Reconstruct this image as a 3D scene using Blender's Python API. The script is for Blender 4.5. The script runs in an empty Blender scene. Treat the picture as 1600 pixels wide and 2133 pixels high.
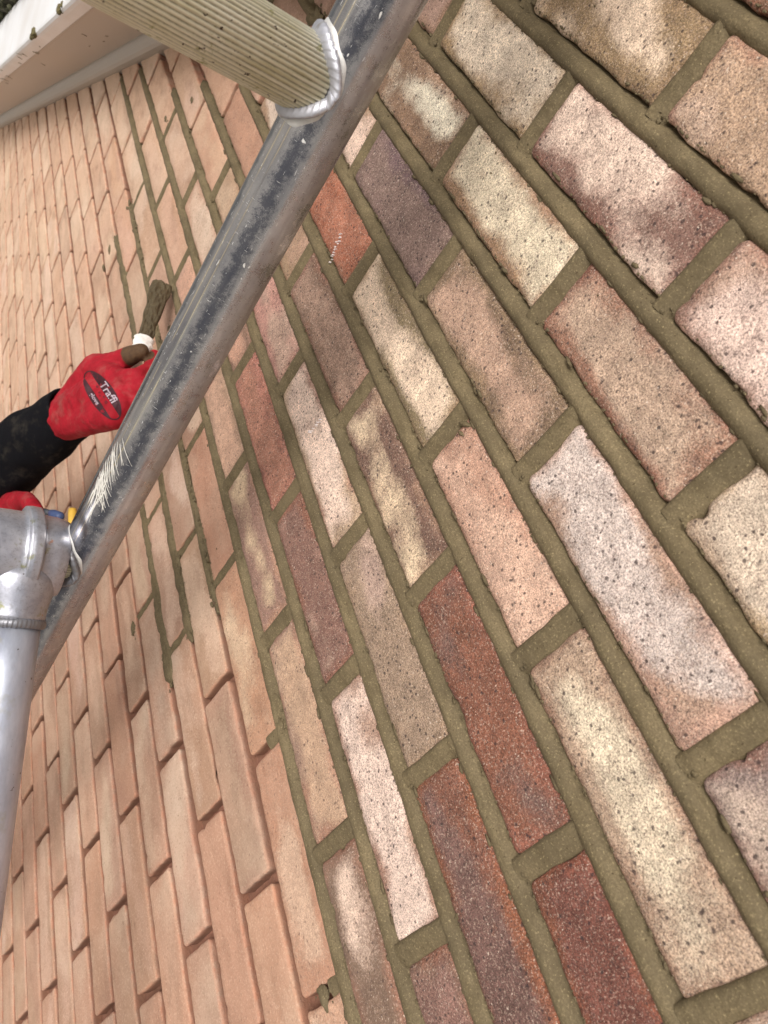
import bpy, math, random
import numpy as np
from mathutils import Vector, Matrix
from mathutils.bvhtree import BVHTree

# wall frame: u along the courses, v straight up, w out of the wall.  world = (u, -w, v)
def W(u, v, w): return Vector((u, -w, v))
def Wn(a):
    a = np.asarray(a, float); return np.stack([a[..., 0], -a[..., 2], a[..., 1]], -1)
scene = bpy.context.scene
rng = np.random.default_rng(7); random.seed(7)

# ------------------------------------------------------------------ camera
CAM = np.array([0.66356658, 0.13427732, 0.41357365])
RM = np.array([[0.3028118243592134, 0.5311049898032216, -0.7913485255141476],
               [0.7467524303741842, -0.6481408258683774, -0.14924569531702694],
               [-0.5921704203669286, -0.5457480734244817, -0.5928686478417902]])
cd = bpy.data.cameras.new('camera'); cam = bpy.data.objects.new('camera', cd)
scene.collection.objects.link(cam); scene.camera = cam
cx, cy, cz = W(*RM[0]), W(*(-RM[1])), W(*(-RM[2]))
m = Matrix((cx, cy, cz)).transposed().to_4x4(); m.translation = W(*CAM)
cam.matrix_world = m
cd.sensor_fit = 'HORIZONTAL'; cd.sensor_width = 5.64; cd.lens = 5.64 * 1618.07 / 1600
cd.clip_start = 0.02; cd.clip_end = 500
cd.dof.use_dof = True; cd.dof.focus_distance = 0.72; cd.dof.aperture_fstop = 2.8

# ------------------------------------------------------------------ world, sun, exposure
SUN_DIR = W(0.28, 0.70, 0.66).normalized()
el = math.asin(SUN_DIR.z); az = math.atan2(SUN_DIR.x, SUN_DIR.y)
wd = bpy.data.worlds.new('World'); scene.world = wd; wd.use_nodes = True
nt = wd.node_tree; nt.nodes.clear()
sky = nt.nodes.new('ShaderNodeTexSky'); sky.sky_type = 'NISHITA'; sky.sun_disc = False
sky.sun_elevation = el; sky.sun_rotation = az; sky.air_density = 1.0; sky.dust_density = 6.0; sky.ozone_density = 1.0
hs = nt.nodes.new('ShaderNodeHueSaturation'); hs.inputs['Saturation'].default_value = 0.35
bg = nt.nodes.new('ShaderNodeBackground'); bg.inputs['Strength'].default_value = 0.10
wo = nt.nodes.new('ShaderNodeOutputWorld')
nt.links.new(sky.outputs[0], hs.inputs['Color']); nt.links.new(hs.outputs[0], bg.inputs[0]); nt.links.new(bg.outputs[0], wo.inputs[0])
sl = bpy.data.lights.new('sun', 'SUN'); sl.energy = 2.1; sl.angle = math.radians(28); sl.color = (1, .97, .93)
so = bpy.data.objects.new('sun', sl); scene.collection.objects.link(so)
so.rotation_euler = SUN_DIR.to_track_quat('Z', 'Y').to_euler()
scene.view_settings.view_transform = 'Standard'; scene.view_settings.look = 'None'
scene.view_settings.gamma = 1; scene.view_settings.exposure = 0.34

# ------------------------------------------------------------------ helpers
col = scene.collection
def lin(r, g, b, k=1.0):
    f = lambda c: (c / 255 / 12.92 if c <= 10 else ((c / 255 + .055) / 1.055) ** 2.4) * k
    return (f(r), f(g), f(b), 1.0)
def tag(o, label=None, cat=None, group=None, kind=None):
    if label: o['label'] = label
    if cat: o['category'] = cat
    if group: o['group'] = group
    if kind: o['kind'] = kind
    return o
def empty(name, loc, label, cat):
    o = bpy.data.objects.new(name, None); col.objects.link(o); o.location = loc
    o.empty_display_size = .05; tag(o, label, cat); return o
def link(name, me, mat, parent=None, smooth=True):
    o = bpy.data.objects.new(name, me); col.objects.link(o)
    if mat: me.materials.append(mat)
    if smooth: me.polygons.foreach_set('use_smooth', [True] * len(me.polygons))
    if parent:
        o.parent = parent; o.matrix_parent_inverse = Matrix.Translation(-abs_loc(parent))
    return o
def abs_loc(o):
    v = Vector(o.location)
    return v
def mesh(name, V, F, mat, parent=None, smooth=True):
    me = bpy.data.meshes.new(name); me.from_pydata([tuple(map(float, p)) for p in V], [], F); me.update()
    return link(name, me, mat, parent, smooth)

def hash3(ix, iy, iz):
    n = (ix.astype(np.int64) * 374761393 + iy.astype(np.int64) * 668265263 + iz.astype(np.int64) * 2147483647 + 1013904223) & 0xffffffff
    n = ((n ^ (n >> 13)) * 1274126177) & 0xffffffff
    n = ((n ^ (n >> 16)) * 2246822519) & 0xffffffff
    return ((n ^ (n >> 15)) & 0xffffff) / float(0xffffff)
def vnoise(x, y, z=0.0):
    x, y, z = np.broadcast_arrays(np.asarray(x, float), np.asarray(y, float), np.asarray(z, float))
    ix, iy, iz = np.floor(x).astype(np.int64), np.floor(y).astype(np.int64), np.floor(z).astype(np.int64)
    fx, fy, fz = x - ix, y - iy, z - iz
    fx, fy, fz = [f * f * (3 - 2 * f) for f in (fx, fy, fz)]
    r = 0
    for dx in (0, 1):
        for dy in (0, 1):
            for dz in (0, 1):
                w = (fx if dx else 1 - fx) * (fy if dy else 1 - fy) * (fz if dz else 1 - fz)
                r = r + w * hash3(ix + dx, iy + dy, iz + dz)
    return r * 2 - 1
def fbm(x, y, z=0.0, o=3):
    r = 0; a = 1
    for i in range(o): r = r + a * vnoise(np.asarray(x) * 2 ** i, np.asarray(y) * 2 ** i, np.asarray(z) * 2 ** i + 7.3 * i); a *= .5
    return r / 1.75

class NT:
    def __init__(s, name):
        s.m = bpy.data.materials.new(name); s.m.use_nodes = True; s.t = s.m.node_tree; s.t.nodes.clear()
        s.out = s.n('ShaderNodeOutputMaterial'); s.b = s.n('ShaderNodeBsdfPrincipled'); s.l(s.b.outputs[0], s.out.inputs[0])
    def n(s, t, **k):
        x = s.t.nodes.new(t)
        for a, b in k.items(): setattr(x, a, b)
        return x
    def l(s, a, b): s.t.links.new(a, b)
    def put(s, v, sock):
        if isinstance(v, (int, float, tuple, list)): sock.default_value = v
        else: s.l(v, sock)
    def math(s, op, a, b=0.0, c=None, clamp=False):
        x = s.n('ShaderNodeMath', operation=op, use_clamp=clamp); s.put(a, x.inputs[0]); s.put(b, x.inputs[1])
        if c is not None: s.put(c, x.inputs[2])
        return x.outputs[0]
    def mix(s, f, a, b, blend='MIX'):
        x = s.n('ShaderNodeMix', data_type='RGBA', blend_type=blend); s.put(f, x.inputs[0]); s.put(a, x.inputs[6]); s.put(b, x.inputs[7]); return x.outputs[2]
    def noise(s, vec, scale, detail=3, rough=.55, dist=0.0):
        x = s.n('ShaderNodeTexNoise'); s.put(vec, x.inputs['Vector']); x.inputs['Scale'].default_value = scale
        x.inputs['Detail'].default_value = detail; x.inputs['Roughness'].default_value = rough; x.inputs['Distortion'].default_value = dist
        return x.outputs['Fac']
    def vor(s, vec, scale, feature='F1', out='Distance', rnd=1.0):
        x = s.n('ShaderNodeTexVoronoi', feature=feature); s.put(vec, x.inputs['Vector']); x.inputs['Scale'].default_value = scale
        x.inputs['Randomness'].default_value = rnd
        return x.outputs[out]
    def ramp(s, v, lo, hi, a=0.0, b=1.0):
        x = s.n('ShaderNodeMapRange', clamp=True); s.put(v, x.inputs[0]); s.put(lo, x.inputs[1]); s.put(hi, x.inputs[2]); s.put(a, x.inputs[3]); s.put(b, x.inputs[4]); return x.outputs[0]
    def obj(s): return s.n('ShaderNodeTexCoord').outputs['Object']
    def attr(s, name): return s.n('ShaderNodeAttribute', attribute_name=name)
    def mapping(s, vec, scale=(1, 1, 1), rot=(0, 0, 0), loc=(0, 0, 0)):
        x = s.n('ShaderNodeMapping'); s.put(vec, x.inputs[0]); x.inputs['Scale'].default_value = scale; x.inputs['Rotation'].default_value = rot; x.inputs['Location'].default_value = loc; return x.outputs[0]
    def bump(s, h, strength, dist, normal=None):
        x = s.n('ShaderNodeBump'); x.inputs['Strength'].default_value = strength; x.inputs['Distance'].default_value = dist; s.put(h, x.inputs['Height'])
        if normal is not None: s.l(normal, x.inputs['Normal'])
        return x.outputs[0]
    def set(s, **k):
        for a, v in k.items(): s.put(v, s.b.inputs[a.replace('_', ' ')])
        return s.m

# ------------------------------------------------------------------ materials
def mat_brick():
    t = NT('fired_brick'); o = t.obj()
    A, B, E, par, loc = t.attr('colA').outputs[0], t.attr('colB').outputs[0], t.attr('colE').outputs[0], t.attr('par'), t.attr('loc')
    ps = t.n('ShaderNodeSeparateColor'); t.l(par.outputs[0], ps.inputs[0])
    ls = t.n('ShaderNodeSeparateXYZ'); t.l(loc.outputs[1], ls.inputs[0])
    off = t.n('ShaderNodeCombineXYZ'); 
    for i in range(3): t.put(t.math('MULTIPLY', ls.outputs[2], 7.0 + i * 3), off.inputs[i])
    v = t.n('ShaderNodeVectorMath', operation='ADD'); t.l(o, v.inputs[0]); t.l(off.outputs[0], v.inputs[1]); v = v.outputs[0]
    big = t.noise(t.mapping(v, (.55, 1, 1.3)), 13, 1, .4)
    med = t.noise(v, 60, 3, .6)
    grain = t.noise(v, 900, 2, .7)
    grain2 = t.noise(v, 420, 2, .65)
    # the paler kiln bloom, mostly in the middle of the face, with a soft wavy edge
    dn = t.ramp(ls.outputs[0], 0, 24, .06, .22)
    pm = t.math('ADD', t.math('ADD', big, dn), t.math('MULTIPLY', t.math('SUBTRACT', t.noise(v, 30, 2, .5), .5), .30))
    pm = t.math('ADD', pm, t.math('MULTIPLY', t.math('SUBTRACT', grain2, .5), .16))
    patch = t.ramp(pm, t.math('SUBTRACT', ps.outputs[0], .07), t.math('ADD', ps.outputs[0], .07))
    c = t.mix(patch, A, B)
    # coloured margin along the arrises
    e = t.math('ADD', ls.outputs[0], t.math('MULTIPLY', t.math('SUBTRACT', t.noise(v, 17, 4, .6), .50), 56))
    e = t.math('ADD', e, t.math('MULTIPLY', t.math('SUBTRACT', grain2, .5), 7))
    em = t.math('MULTIPLY', t.ramp(e, -2.0, 9.0, 1, 0), ps.outputs[1])
    c = t.mix(em, c, E)
    c = t.mix(t.math('MULTIPLY', t.ramp(t.noise(v, 75, 4, .75), .60, .74), t.math('MULTIPLY', ps.outputs[1], .5)), c, E)
    mot = t.ramp(t.noise(v, 42, 6, .8), .32, .68, .62, 1.30)
    c = t.mix(t.math('SUBTRACT', 1.0, t.math('MULTIPLY', ps.outputs[2], .6)), c, t.mix(1.0, c, mot, 'MULTIPLY'))
    # sand grains
    c = t.mix(t.ramp(t.noise(v, 35, 4, .7), .35, .7, 0, .35), c, t.mix(1.0, c, (.74, .68, .66, 1), 'MULTIPLY'))
    vis = t.math('SUBTRACT', 1.0, t.math('MULTIPLY', ps.outputs[2], .55))
    g = t.ramp(grain, .34, .66, .46, 1.40)
    g = t.math('ADD', 1.0, t.math('MULTIPLY', t.math('SUBTRACT', g, 1.0), vis))
    c = t.mix(1.0, c, g, 'MULTIPLY')
    dk = t.ramp(t.noise(v, 620, 1, .5), .62, .70)
    c = t.mix(t.math('MULTIPLY', dk, t.math('MULTIPLY', vis, .62)), c, lin(72, 56, 50))
    c = t.mix(t.math('MULTIPLY', t.ramp(t.noise(v, 260, 3, .75), .52, .66), t.math('MULTIPLY', vis, .34)), c, lin(104, 82, 78))
    c = t.mix(t.math('MULTIPLY', t.ramp(t.noise(v, 640, 2, .7), .56, .68), t.math('MULTIPLY', vis, .45)), c, lin(214, 190, 170))
    # iron flecks of two sizes
    vd = t.n('ShaderNodeTexVoronoi'); t.put(v, vd.inputs['Vector']); vd.inputs['Scale'].default_value = 190
    sc = t.n('ShaderNodeSeparateColor'); t.l(vd.outputs['Color'], sc.inputs[0])
    fl = t.math('MULTIPLY', t.ramp(t.math('ADD', vd.outputs['Distance'], t.math('MULTIPLY', t.math('SUBTRACT', grain2, .5), .5)), .16, .28, 1, 0), t.math('GREATER_THAN', sc.outputs[0], .62))
    vd2 = t.n('ShaderNodeTexVoronoi'); t.put(v, vd2.inputs['Vector']); vd2.inputs['Scale'].default_value = 52
    sc2 = t.n('ShaderNodeSeparateColor'); t.l(vd2.outputs['Color'], sc2.inputs[0])
    fl2 = t.math('MULTIPLY', t.ramp(t.math('ADD', vd2.outputs['Distance'], t.math('MULTIPLY', t.math('SUBTRACT', grain2, .5), .45)), t.math('SUBTRACT', sc2.outputs[1], .9), t.math('MULTIPLY', sc2.outputs[1], .17), 1, 0), t.math('GREATER_THAN', sc2.outputs[0], .86))
    c = t.mix(t.math('MULTIPLY', t.math('MAXIMUM', fl, fl2), t.math('MULTIPLY', vis, .8)), c, lin(58, 46, 46))
    wh = t.math('MULTIPLY', t.ramp(t.noise(v, 500, 1, .5), .70, .76), t.math('MULTIPLY', vis, .6))
    c = t.mix(wh, c, lin(232, 214, 196))
    # brick dust from raking out the old joints
    d = t.ramp(t.math('ADD', t.noise(o, 9, 3, .6), t.math('MULTIPLY', t.math('SUBTRACT', med, .5), .25)), .15, .75, .72, 1.22)
    dust = t.math('MULTIPLY', ps.outputs[2], d, clamp=True)
    dc = t.mix(t.ramp(t.noise(v, 6, 2), .35, .65), lin(196, 154, 130), lin(176, 142, 120))
    far = t.n('ShaderNodeSeparateXYZ'); t.l(o, far.inputs[0])
    dc = t.mix(t.ramp(far.outputs[0], -.2, -1.3, 0, .8), dc, lin(222, 190, 162))  # paler toward the far end of the wall
    st = t.noise(t.mapping(v, (1, 1, 2.2)), 16, 4, .65)
    dc = t.mix(t.ramp(st, .50, .72, 0, .65), dc, lin(146, 114, 94))
    dc = t.mix(t.ramp(t.noise(v, 7, 3), .50, .66, 0, .45), dc, lin(226, 200, 176))
    dc = t.mix(t.ramp(grain, .35, .7, 0, .42), dc, lin(142, 102, 78))
    dc = t.mix(t.ramp(grain2, .52, .7, 0, .40), dc, lin(226, 196, 172))
    dc = t.mix(t.ramp(t.noise(v, 200, 4, .75), .56, .66, 0, .30), dc, lin(150, 104, 78))
    dc = t.mix(t.math('MULTIPLY', t.ramp(ls.outputs[0], 0, 3.0, 1, 0), t.ramp(med, .42, .6, .0, .6)), dc, lin(190, 126, 98))
    dc = t.mix(t.math('MULTIPLY', t.math('MAXIMUM', fl2, t.math('MULTIPLY', fl, .5)), .35), dc, lin(120, 84, 62))
    c = t.mix(dust, c, dc)
    c = t.mix(t.math('MULTIPLY', ls.outputs[1], .85), c, t.mix(med, lin(104, 70, 54), lin(140, 98, 78)))  # painted shade: sides of raked bricks go brown with depth into the joint
    h = t.math('ADD', t.math('MULTIPLY', grain, .6), t.math('MULTIPLY', grain2, .8))
    h = t.math('SUBTRACT', h, t.math('MULTIPLY', fl2, .5))
    hb = t.math('MULTIPLY', h, t.math('SUBTRACT', 1.0, t.math('MULTIPLY', ps.outputs[2], .10)))
    hb = t.math('ADD', hb, t.math('MULTIPLY', t.noise(v, 170, 4, .75), .9))
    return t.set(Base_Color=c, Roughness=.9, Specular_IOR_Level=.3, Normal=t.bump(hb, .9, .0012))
def mat_mortar(name='fresh_mortar', k=1.0):
    t = NT(name); o = t.obj()
    n1, n2, n3 = t.noise(o, 16, 5, .7), t.noise(o, 700, 2, .7), t.noise(o, 170, 3, .6)
    c = t.mix(t.ramp(n1, .3, .7), lin(90 * k, 79 * k, 58 * k), lin(128 * k, 113 * k, 84 * k))
    c = t.mix(t.ramp(t.noise(t.mapping(o, (.25, 1, 1)), 90, 4, .7), .48, .68, 0, .55), c, lin(74, 62, 38))
    c = t.mix(t.ramp(n2, .36, .66, .55, 0), c, lin(80, 68, 48))
    c = t.mix(t.ramp(n2, .62, .74, 0, .6), c, lin(176, 158, 118))
    c = t.mix(t.ramp(t.noise(o, 420, 1), .70, .76, 0, .8), c, lin(62, 48, 28))
    h = t.math('ADD', t.math('MULTIPLY', n2, .8), t.math('MULTIPLY', n3, 1.1))
    return t.set(Base_Color=c, Roughness=.8, Specular_IOR_Level=.35, Normal=t.bump(h, .7, .0010))
def mat_old_joint():
    t = NT('raked_old_mortar'); o = t.obj()
    c = t.mix(t.ramp(t.noise(o, 30, 3), .3, .7), lin(118, 82, 64), lin(140, 96, 78))
    c = t.mix(t.ramp(t.noise(o, 260, 3, .7), .4, .75, 0, .5), c, lin(112, 76, 58))
    return t.set(Base_Color=c, Roughness=.95, Normal=t.bump(t.noise(o, 240, 4, .7), .8, .002))
def mat_tube():
    t = NT('worn_aluminium_tube'); o = t.obj(); s = t.n('ShaderNodeSeparateXYZ'); t.l(o, s.inputs[0])
    ang = t.math('ARCTAN2', s.outputs[1], s.outputs[0])
    streak = t.noise(t.mapping(o, (1, 1, .04)), 420, 3, .7)
    soft = t.noise(t.mapping(o, (1, 1, .35)), 38, 4, .65)
    fine = t.noise(o, 1300, 2, .8)
    mott = t.noise(o, 55, 5, .7)
    c = t.mix(t.ramp(soft, .35, .7), lin(164, 164, 170), lin(202, 200, 200))
    c = t.mix(t.ramp(t.noise(t.mapping(o, (1, 1, .05)), 150, 3, .6), .45, .7, 0, .45), c, lin(112, 112, 120))
    # dark reflection painted into the colour as a stripe along the whole tube
    band = t.math('ABSOLUTE', t.math('SUBTRACT', ang, REFL_ANG))
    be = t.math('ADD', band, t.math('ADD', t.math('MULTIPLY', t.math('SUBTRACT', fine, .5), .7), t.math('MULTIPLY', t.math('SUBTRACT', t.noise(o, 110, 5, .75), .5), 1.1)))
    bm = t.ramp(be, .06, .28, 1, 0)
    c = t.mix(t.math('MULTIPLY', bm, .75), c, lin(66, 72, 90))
    band2 = t.math('ABSOLUTE', t.math('SUBTRACT', ang, REFL_ANG - 1.13))  # second painted reflection, a navy stripe further round the tube
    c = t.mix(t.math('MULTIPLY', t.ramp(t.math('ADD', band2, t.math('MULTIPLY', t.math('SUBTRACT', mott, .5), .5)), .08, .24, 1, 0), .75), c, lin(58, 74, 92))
    # long pale scratches
    for a0, w in ((REFL_ANG - .72, .016), (REFL_ANG - .46, .007)):
        b3 = t.math('ABSOLUTE', t.math('SUBTRACT', ang, t.math('ADD', a0, t.math('MULTIPLY', t.math('SUBTRACT', t.noise(t.mapping(o, (.1, .1, 1)), 5, 2), .5), .2))))
        lm = t.math('MULTIPLY', t.ramp(b3, w, w + .012, 1, 0), t.ramp(t.noise(o, 16, 3), .38, .5))
        c = t.mix(lm, c, lin(226, 214, 190))
    # dried dirt on the lower, wall-facing flank
    dm = t.math('MULTIPLY', t.ramp(t.math('SUBTRACT', ang, REFL_ANG), .25, .9), t.ramp(t.math('ADD', mott, t.math('MULTIPLY', t.math('SUBTRACT', fine, .5), .5)), .36, .66))
    c = t.mix(t.math('MULTIPLY', dm, .6), c, lin(146, 130, 116))
    # short random scratches and paint nicks
    sc = None
    for r, sca in (((.3, .5, .7), (1, 14, 1)), ((1.2, .2, .3), (14, 1, 1)), ((.4, 1.1, 1.9), (1, 1, 16))):
        x = t.ramp(t.noise(t.mapping(o, sca, r), 130, 1, .5), .76, .775)
        sc = x if sc is None else t.math('MAXIMUM', sc, x)
    sc = t.math('MAXIMUM', sc, t.math('MULTIPLY', t.ramp(fine, .70, .78), t.ramp(mott, .5, .65)))
    c = t.mix(t.math('MULTIPLY', sc, .8), c, lin(226, 224, 218))
    rough = t.math('ADD', t.ramp(soft, .3, .7, .12, .26), t.math('MULTIPLY', t.math('MAXIMUM', dm, sc), .45))
    metal = t.math('SUBTRACT', .92, t.math('MULTIPLY', t.math('MAXIMUM', dm, t.math('MULTIPLY', sc, .6)), .7))
    h = t.math('ADD', t.math('MULTIPLY', streak, .3), t.math('ADD', t.math('MULTIPLY', fine, .25), t.math('MULTIPLY', mott, .5)))
    return t.set(Base_Color=c, Metallic=metal, Roughness=rough, Normal=t.bump(h, .30, .0004))
def mat_rung():
    t = NT('oxidised_ribbed_aluminium'); o = t.obj(); g = t.attr('groove').outputs[2]
    n, m2, st = t.noise(o, 28, 4, .65), t.noise(o, 300, 3, .7), t.noise(t.mapping(o, (3, 3, .25)), 40, 4, .7)
    c = t.mix(t.ramp(n, .3, .7), lin(230, 224, 192), lin(244, 240, 220))
    c = t.mix(t.ramp(st, .50, .68, 0, .65), c, lin(180, 172, 112))
    c = t.mix(t.ramp(t.noise(o, 60, 5, .7), .60, .68, 0, .8), c, lin(146, 144, 40))
    c = t.mix(t.math('MULTIPLY', g, t.ramp(m2, .2, .6, .95, .45)), c, lin(92, 84, 58))  # shade in the grooves painted as a darker colour
    c = t.mix(t.ramp(t.noise(o, 190, 2), .69, .73), c, lin(70, 52, 34))
    return t.set(Base_Color=c, Metallic=.12, Roughness=.5, Normal=t.bump(m2, .3, .0005))
def mat_cast():
    t = NT('weathered_cast_aluminium'); o = t.obj()
    n, m2 = t.noise(o, 30, 5, .7), t.noise(o, 260, 4, .75)
    c = t.mix(t.ramp(n, .3, .7), lin(146, 148, 160), lin(192, 192, 198))
    c = t.mix(t.ramp(m2, .5, .7, 0, .5), c, lin(120, 118, 116))
    c = t.mix(t.ramp(t.noise(t.mapping(o, (1, 1, 1), (0, 0, 0), (3, 1, 2)), 34, 4, .75), .60, .68, 0, .7), c, lin(128, 126, 62))
    c = t.mix(t.ramp(t.noise(t.mapping(o, (1, 1, 1), (0, 0, 0), (7, 1, 4)), 60, 3, .6), .68, .72, 0, .7), c, lin(178, 120, 84))
    c = t.mix(t.ramp(t.noise(t.mapping(o, (1, 1, 1), (0, 0, 0), (1, 8, 4)), 150, 2, .6), .72, .75, 0, .9), c, lin(64, 52, 40))
    return t.set(Base_Color=c, Metallic=.75, Roughness=t.ramp(n, .3, .7, .30, .46), Normal=t.bump(m2, .35, .0006))
def mat_weld(k=1.0):
    t = NT('weld_bead'); o = t.obj(); n = t.noise(o, 90, 3)
    c = t.mix(n, lin(180 * k, 180 * k, 188 * k), lin(222 * k, 222 * k, 228 * k))
    c = t.mix(t.ramp(t.noise(o, 45, 3, .7), .56, .66, 0, .6), c, lin(120, 108, 84))
    return t.set(Base_Color=c, Metallic=.6, Roughness=.42, Normal=t.bump(t.noise(o, 500, 2), .3, .0004))
def mat_plain(name, c, rough=.6, var=.12, scale=40, bump=.0, bscale=300, metal=0.0, spec=.5):
    t = NT(name); o = t.obj(); n = t.noise(o, scale, 4, .6)
    cc = t.mix(t.ramp(n, .3, .7), tuple(x * (1 - var) for x in c[:3]) + (1,), tuple(min(1, x * (1 + var)) for x in c[:3]) + (1,))
    k = dict(Base_Color=cc, Roughness=rough, Metallic=metal, Specular_IOR_Level=spec)
    if bump: k['Normal'] = t.bump(t.noise(o, bscale, 3, .7), .8, bump)
    return t.set(**k)
def mat_upvc(name, c):
    t = NT(name); o = t.obj(); n = t.noise(o, 3.5, 4, .6); 
    cc = t.mix(t.ramp(n, .35, .75, 0, .5), c, lin(176, 160, 142))
    cc = t.mix(t.ramp(t.noise(t.mapping(o, (1, 1, 1)), 55, 4, .75), .66, .75, 0, .35), cc, lin(140, 116, 96))
    return t.set(Base_Color=cc, Roughness=.35)
def mat_glove():
    t = NT('red_knit_glove'); o = t.obj(); dirty = t.attr('dirt').outputs[2]
    n = t.noise(o, 45, 4, .65)
    c = t.mix(t.ramp(n, .3, .7), lin(136, 11, 26), lin(168, 20, 38))
    c = t.mix(t.math('MULTIPLY', t.ramp(t.noise(o, 30, 4, .7), .52, .7), .45), c, lin(150, 92, 84))
    dm = t.ramp(t.math('ADD', dirty, t.math('MULTIPLY', t.math('SUBTRACT', n, .5), .5)), .42, .58)
    c = t.mix(dm, c, t.mix(t.noise(o, 130, 3, .7), lin(52, 38, 30), lin(104, 78, 52)))
    return t.set(Base_Color=c, Roughness=.75, Specular_IOR_Level=.3, Normal=t.bump(t.math('ADD', t.math('MULTIPLY', t.noise(o, 900, 2, .6), .35), t.math('MULTIPLY', t.noise(o, 55, 3, .6, .8), 2.0)), .6, .0012))
def mat_fabric():
    t = NT('black_fleece'); o = t.obj(); n = t.noise(o, 14, 4, .65)
    c = t.mix(t.ramp(t.noise(o, 26, 5, .75), .52, .70, 0, .8), lin(13, 13, 17), lin(52, 48, 42))
    return t.set(Base_Color=c, Roughness=.95, Specular_IOR_Level=.15, Normal=t.bump(t.math('ADD', n, t.math('MULTIPLY', t.noise(o, 700, 2, .7), .4)), .6, .003))
def mat_ground():
    t = NT('concrete_paving'); o = t.obj()
    c = t.mix(t.noise(o, 3, 5, .7), lin(150, 146, 138), lin(172, 166, 156))
    c = t.mix(t.ramp(t.noise(o, 60, 4, .8), .4, .7, 0, .6), c, lin(120, 116, 108))
    return t.set(Base_Color=c, Roughness=.95)

M_mortar = mat_mortar(); M_old = mat_old_joint(); M_brick = mat_brick()

# ------------------------------------------------------------------ THE WALL
P = .075; HB = .1125
UOFF = {(-10,0):-.07,(-9,1):-.07,(-9,-1):-.12,(-7,1):-.08,(-7,-1):-.13,(-6,2):.08,(-6,4):.11,(-6,0):.05,(-5,5):.06,(-5,3):.06,(-5,1):.08,
        (-4,4):.12,(-4,2):.11,(-2,2):.19,(-2,4):-.01,(-2,6):-.04,(0,0):.24,(0,2):.15,(0,4):-.07,(1,1):-.03,(1,3):-.08,(2,2):-.13,(-14,2):-.09,(-14,4):-.1,
        (-3,3):.02,(-3,5):.01,(-1,1):-.04,(-1,3):-.03,(-1,5):.02,(-7,3):-.03,(-7,5):0,(-8,0):-.03,(-8,2):-.04,(-8,4):-.03,(-9,3):.02,(-10,2):.02,(-10,4):-.01}
def ju(c, k):
    if (c, k) in UOFF: return (k + UOFF[(c, k)]) * HB
    r = random.Random(c * 1009 + k * 31); return (k + r.uniform(-.08, .08)) * HB
def vb(c):      # height of the bed joint under course c
    y = (c - .5) * P
    if c < -12: y += -(c + 12) * -.0028
    return y
def vjit(c, u): return .0011 * math.sin(c * 2.7 + u * 5.1) + .0008 * math.sin(c * 5.1 + u * 13)
S0 = np.array([-2.9293, -1.4443]); SL = math.tan(math.radians(30.054))
def verge_u(v): return S0[0] + (v - S0[1]) / SL

# colours of the near bricks: A ground colour, B bloom, E margin, patch threshold, margin strength, dust
CR, YC, TN = (224, 204, 184), (220, 201, 176), (156, 126, 100)
MV, PK, RD, DR, PU, GY = (130, 104, 88), (188, 154, 134), (138, 90, 72), (118, 78, 66), (114, 96, 92), (158, 134, 116)
PC, OT, WH = (206, 166, 142), (180, 132, 104), (220, 200, 184)
# (rim, centre, margin, threshold, margin strength)
NEAR = {
 (2,0):(TN,CR,TN,.66,.8), (2,2):(PK,(214,186,166),RD,.62,.55), (3,-1):(TN,CR,MV,.68,.6), (3,1):(TN,PK,RD,.66,.7), (2,-2):(TN,CR,MV,.66,.5), (4,0):(TN,CR,RD,.66,.6), (4,2):(PK,CR,RD,.64,.6),
 (1,-1):(TN,CR,TN,.66,.7), (1,1):(MV,CR,RD,.58,.6), (1,3):(PK,WH,RD,.68,.55), (1,-3):(MV,PK,TN,.64,.6), (1,5):(PK,WH,RD,.66,.5),
 (0,-2):(MV,CR,TN,.68,.7), (0,0):(TN,YC,TN,.60,.9), (0,2):((150,112,98),PK,RD,.62,.7), (0,4):((200,176,136),YC,TN,.54,.6), (0,-4):(MV,PK,TN,.64,.5),
 (-1,-1):(PU,(134,114,104),MV,.66,.4), (-1,1):(MV,PK,TN,.62,.7), (-1,3):((164,138,122),WH,PK,.64,.6), (-1,5):((150,126,116),(196,172,158),RD,.62,.6), (-1,-3):(TN,CR,MV,.64,.6),
 (-2,-2):((158,96,76),(176,116,92),TN,.66,.6), (-2,0):((138,116,92),CR,TN,.70,.8), (-2,2):(PK,(206,172,152),RD,.62,.5), (-2,4):((176,150,134),(222,202,180),RD,.60,.6), (-2,-4):(TN,CR,TN,.64,.6),
 (-3,-1):(MV,GY,RD,.66,.5), (-3,1):((116,92,76),(216,196,164),TN,.70,.6), (-3,3):((130,86,70),(112,84,74),RD,.66,.9), (-3,5):((132,82,64),(116,76,64),(146,88,64),.68,.8), (-3,-3):(TN,PK,RD,.62,.5),
 (-4,-2):((186,142,128),PK,RD,.62,.4), (-4,0):(PK,CR,RD,.64,.7), (-4,2):(GY,(182,160,140),TN,.66,.5), (-4,4):((132,86,68),(118,90,80),(146,90,66),.66,.8), (-4,-4):(TN,PK,TN,.62,.5),
 (-5,-1):((166,108,96),(178,122,108),RD,.64,.6), (-5,1):((134,102,88),(172,146,128),RD,.64,.8), (-5,3):(PK,CR,RD,.62,.8), (-5,5):(MV,(140,104,96),RD,.66,.7), (-5,-3):(MV,PC,RD,.62,.5),
 (-6,-2):(TN,PC,MV,.62,.5), (-6,0):((142,114,98),(204,174,152),OT,.66,.7), (-6,2):((142,112,98),PK,RD,.64,.6), (-6,4):((116,92,80),CR,RD,.72,.6), (-6,-4):(PK,PC,OT,.62,.5),
 (-7,-1):(OT,PC,OT,.60,.6), (-7,1):(OT,(214,182,152),OT,.70,.6), (-7,3):(OT,(220,190,162),OT,.70,.7), (-7,5):(PC,CR,OT,.66,.5),
}
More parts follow.
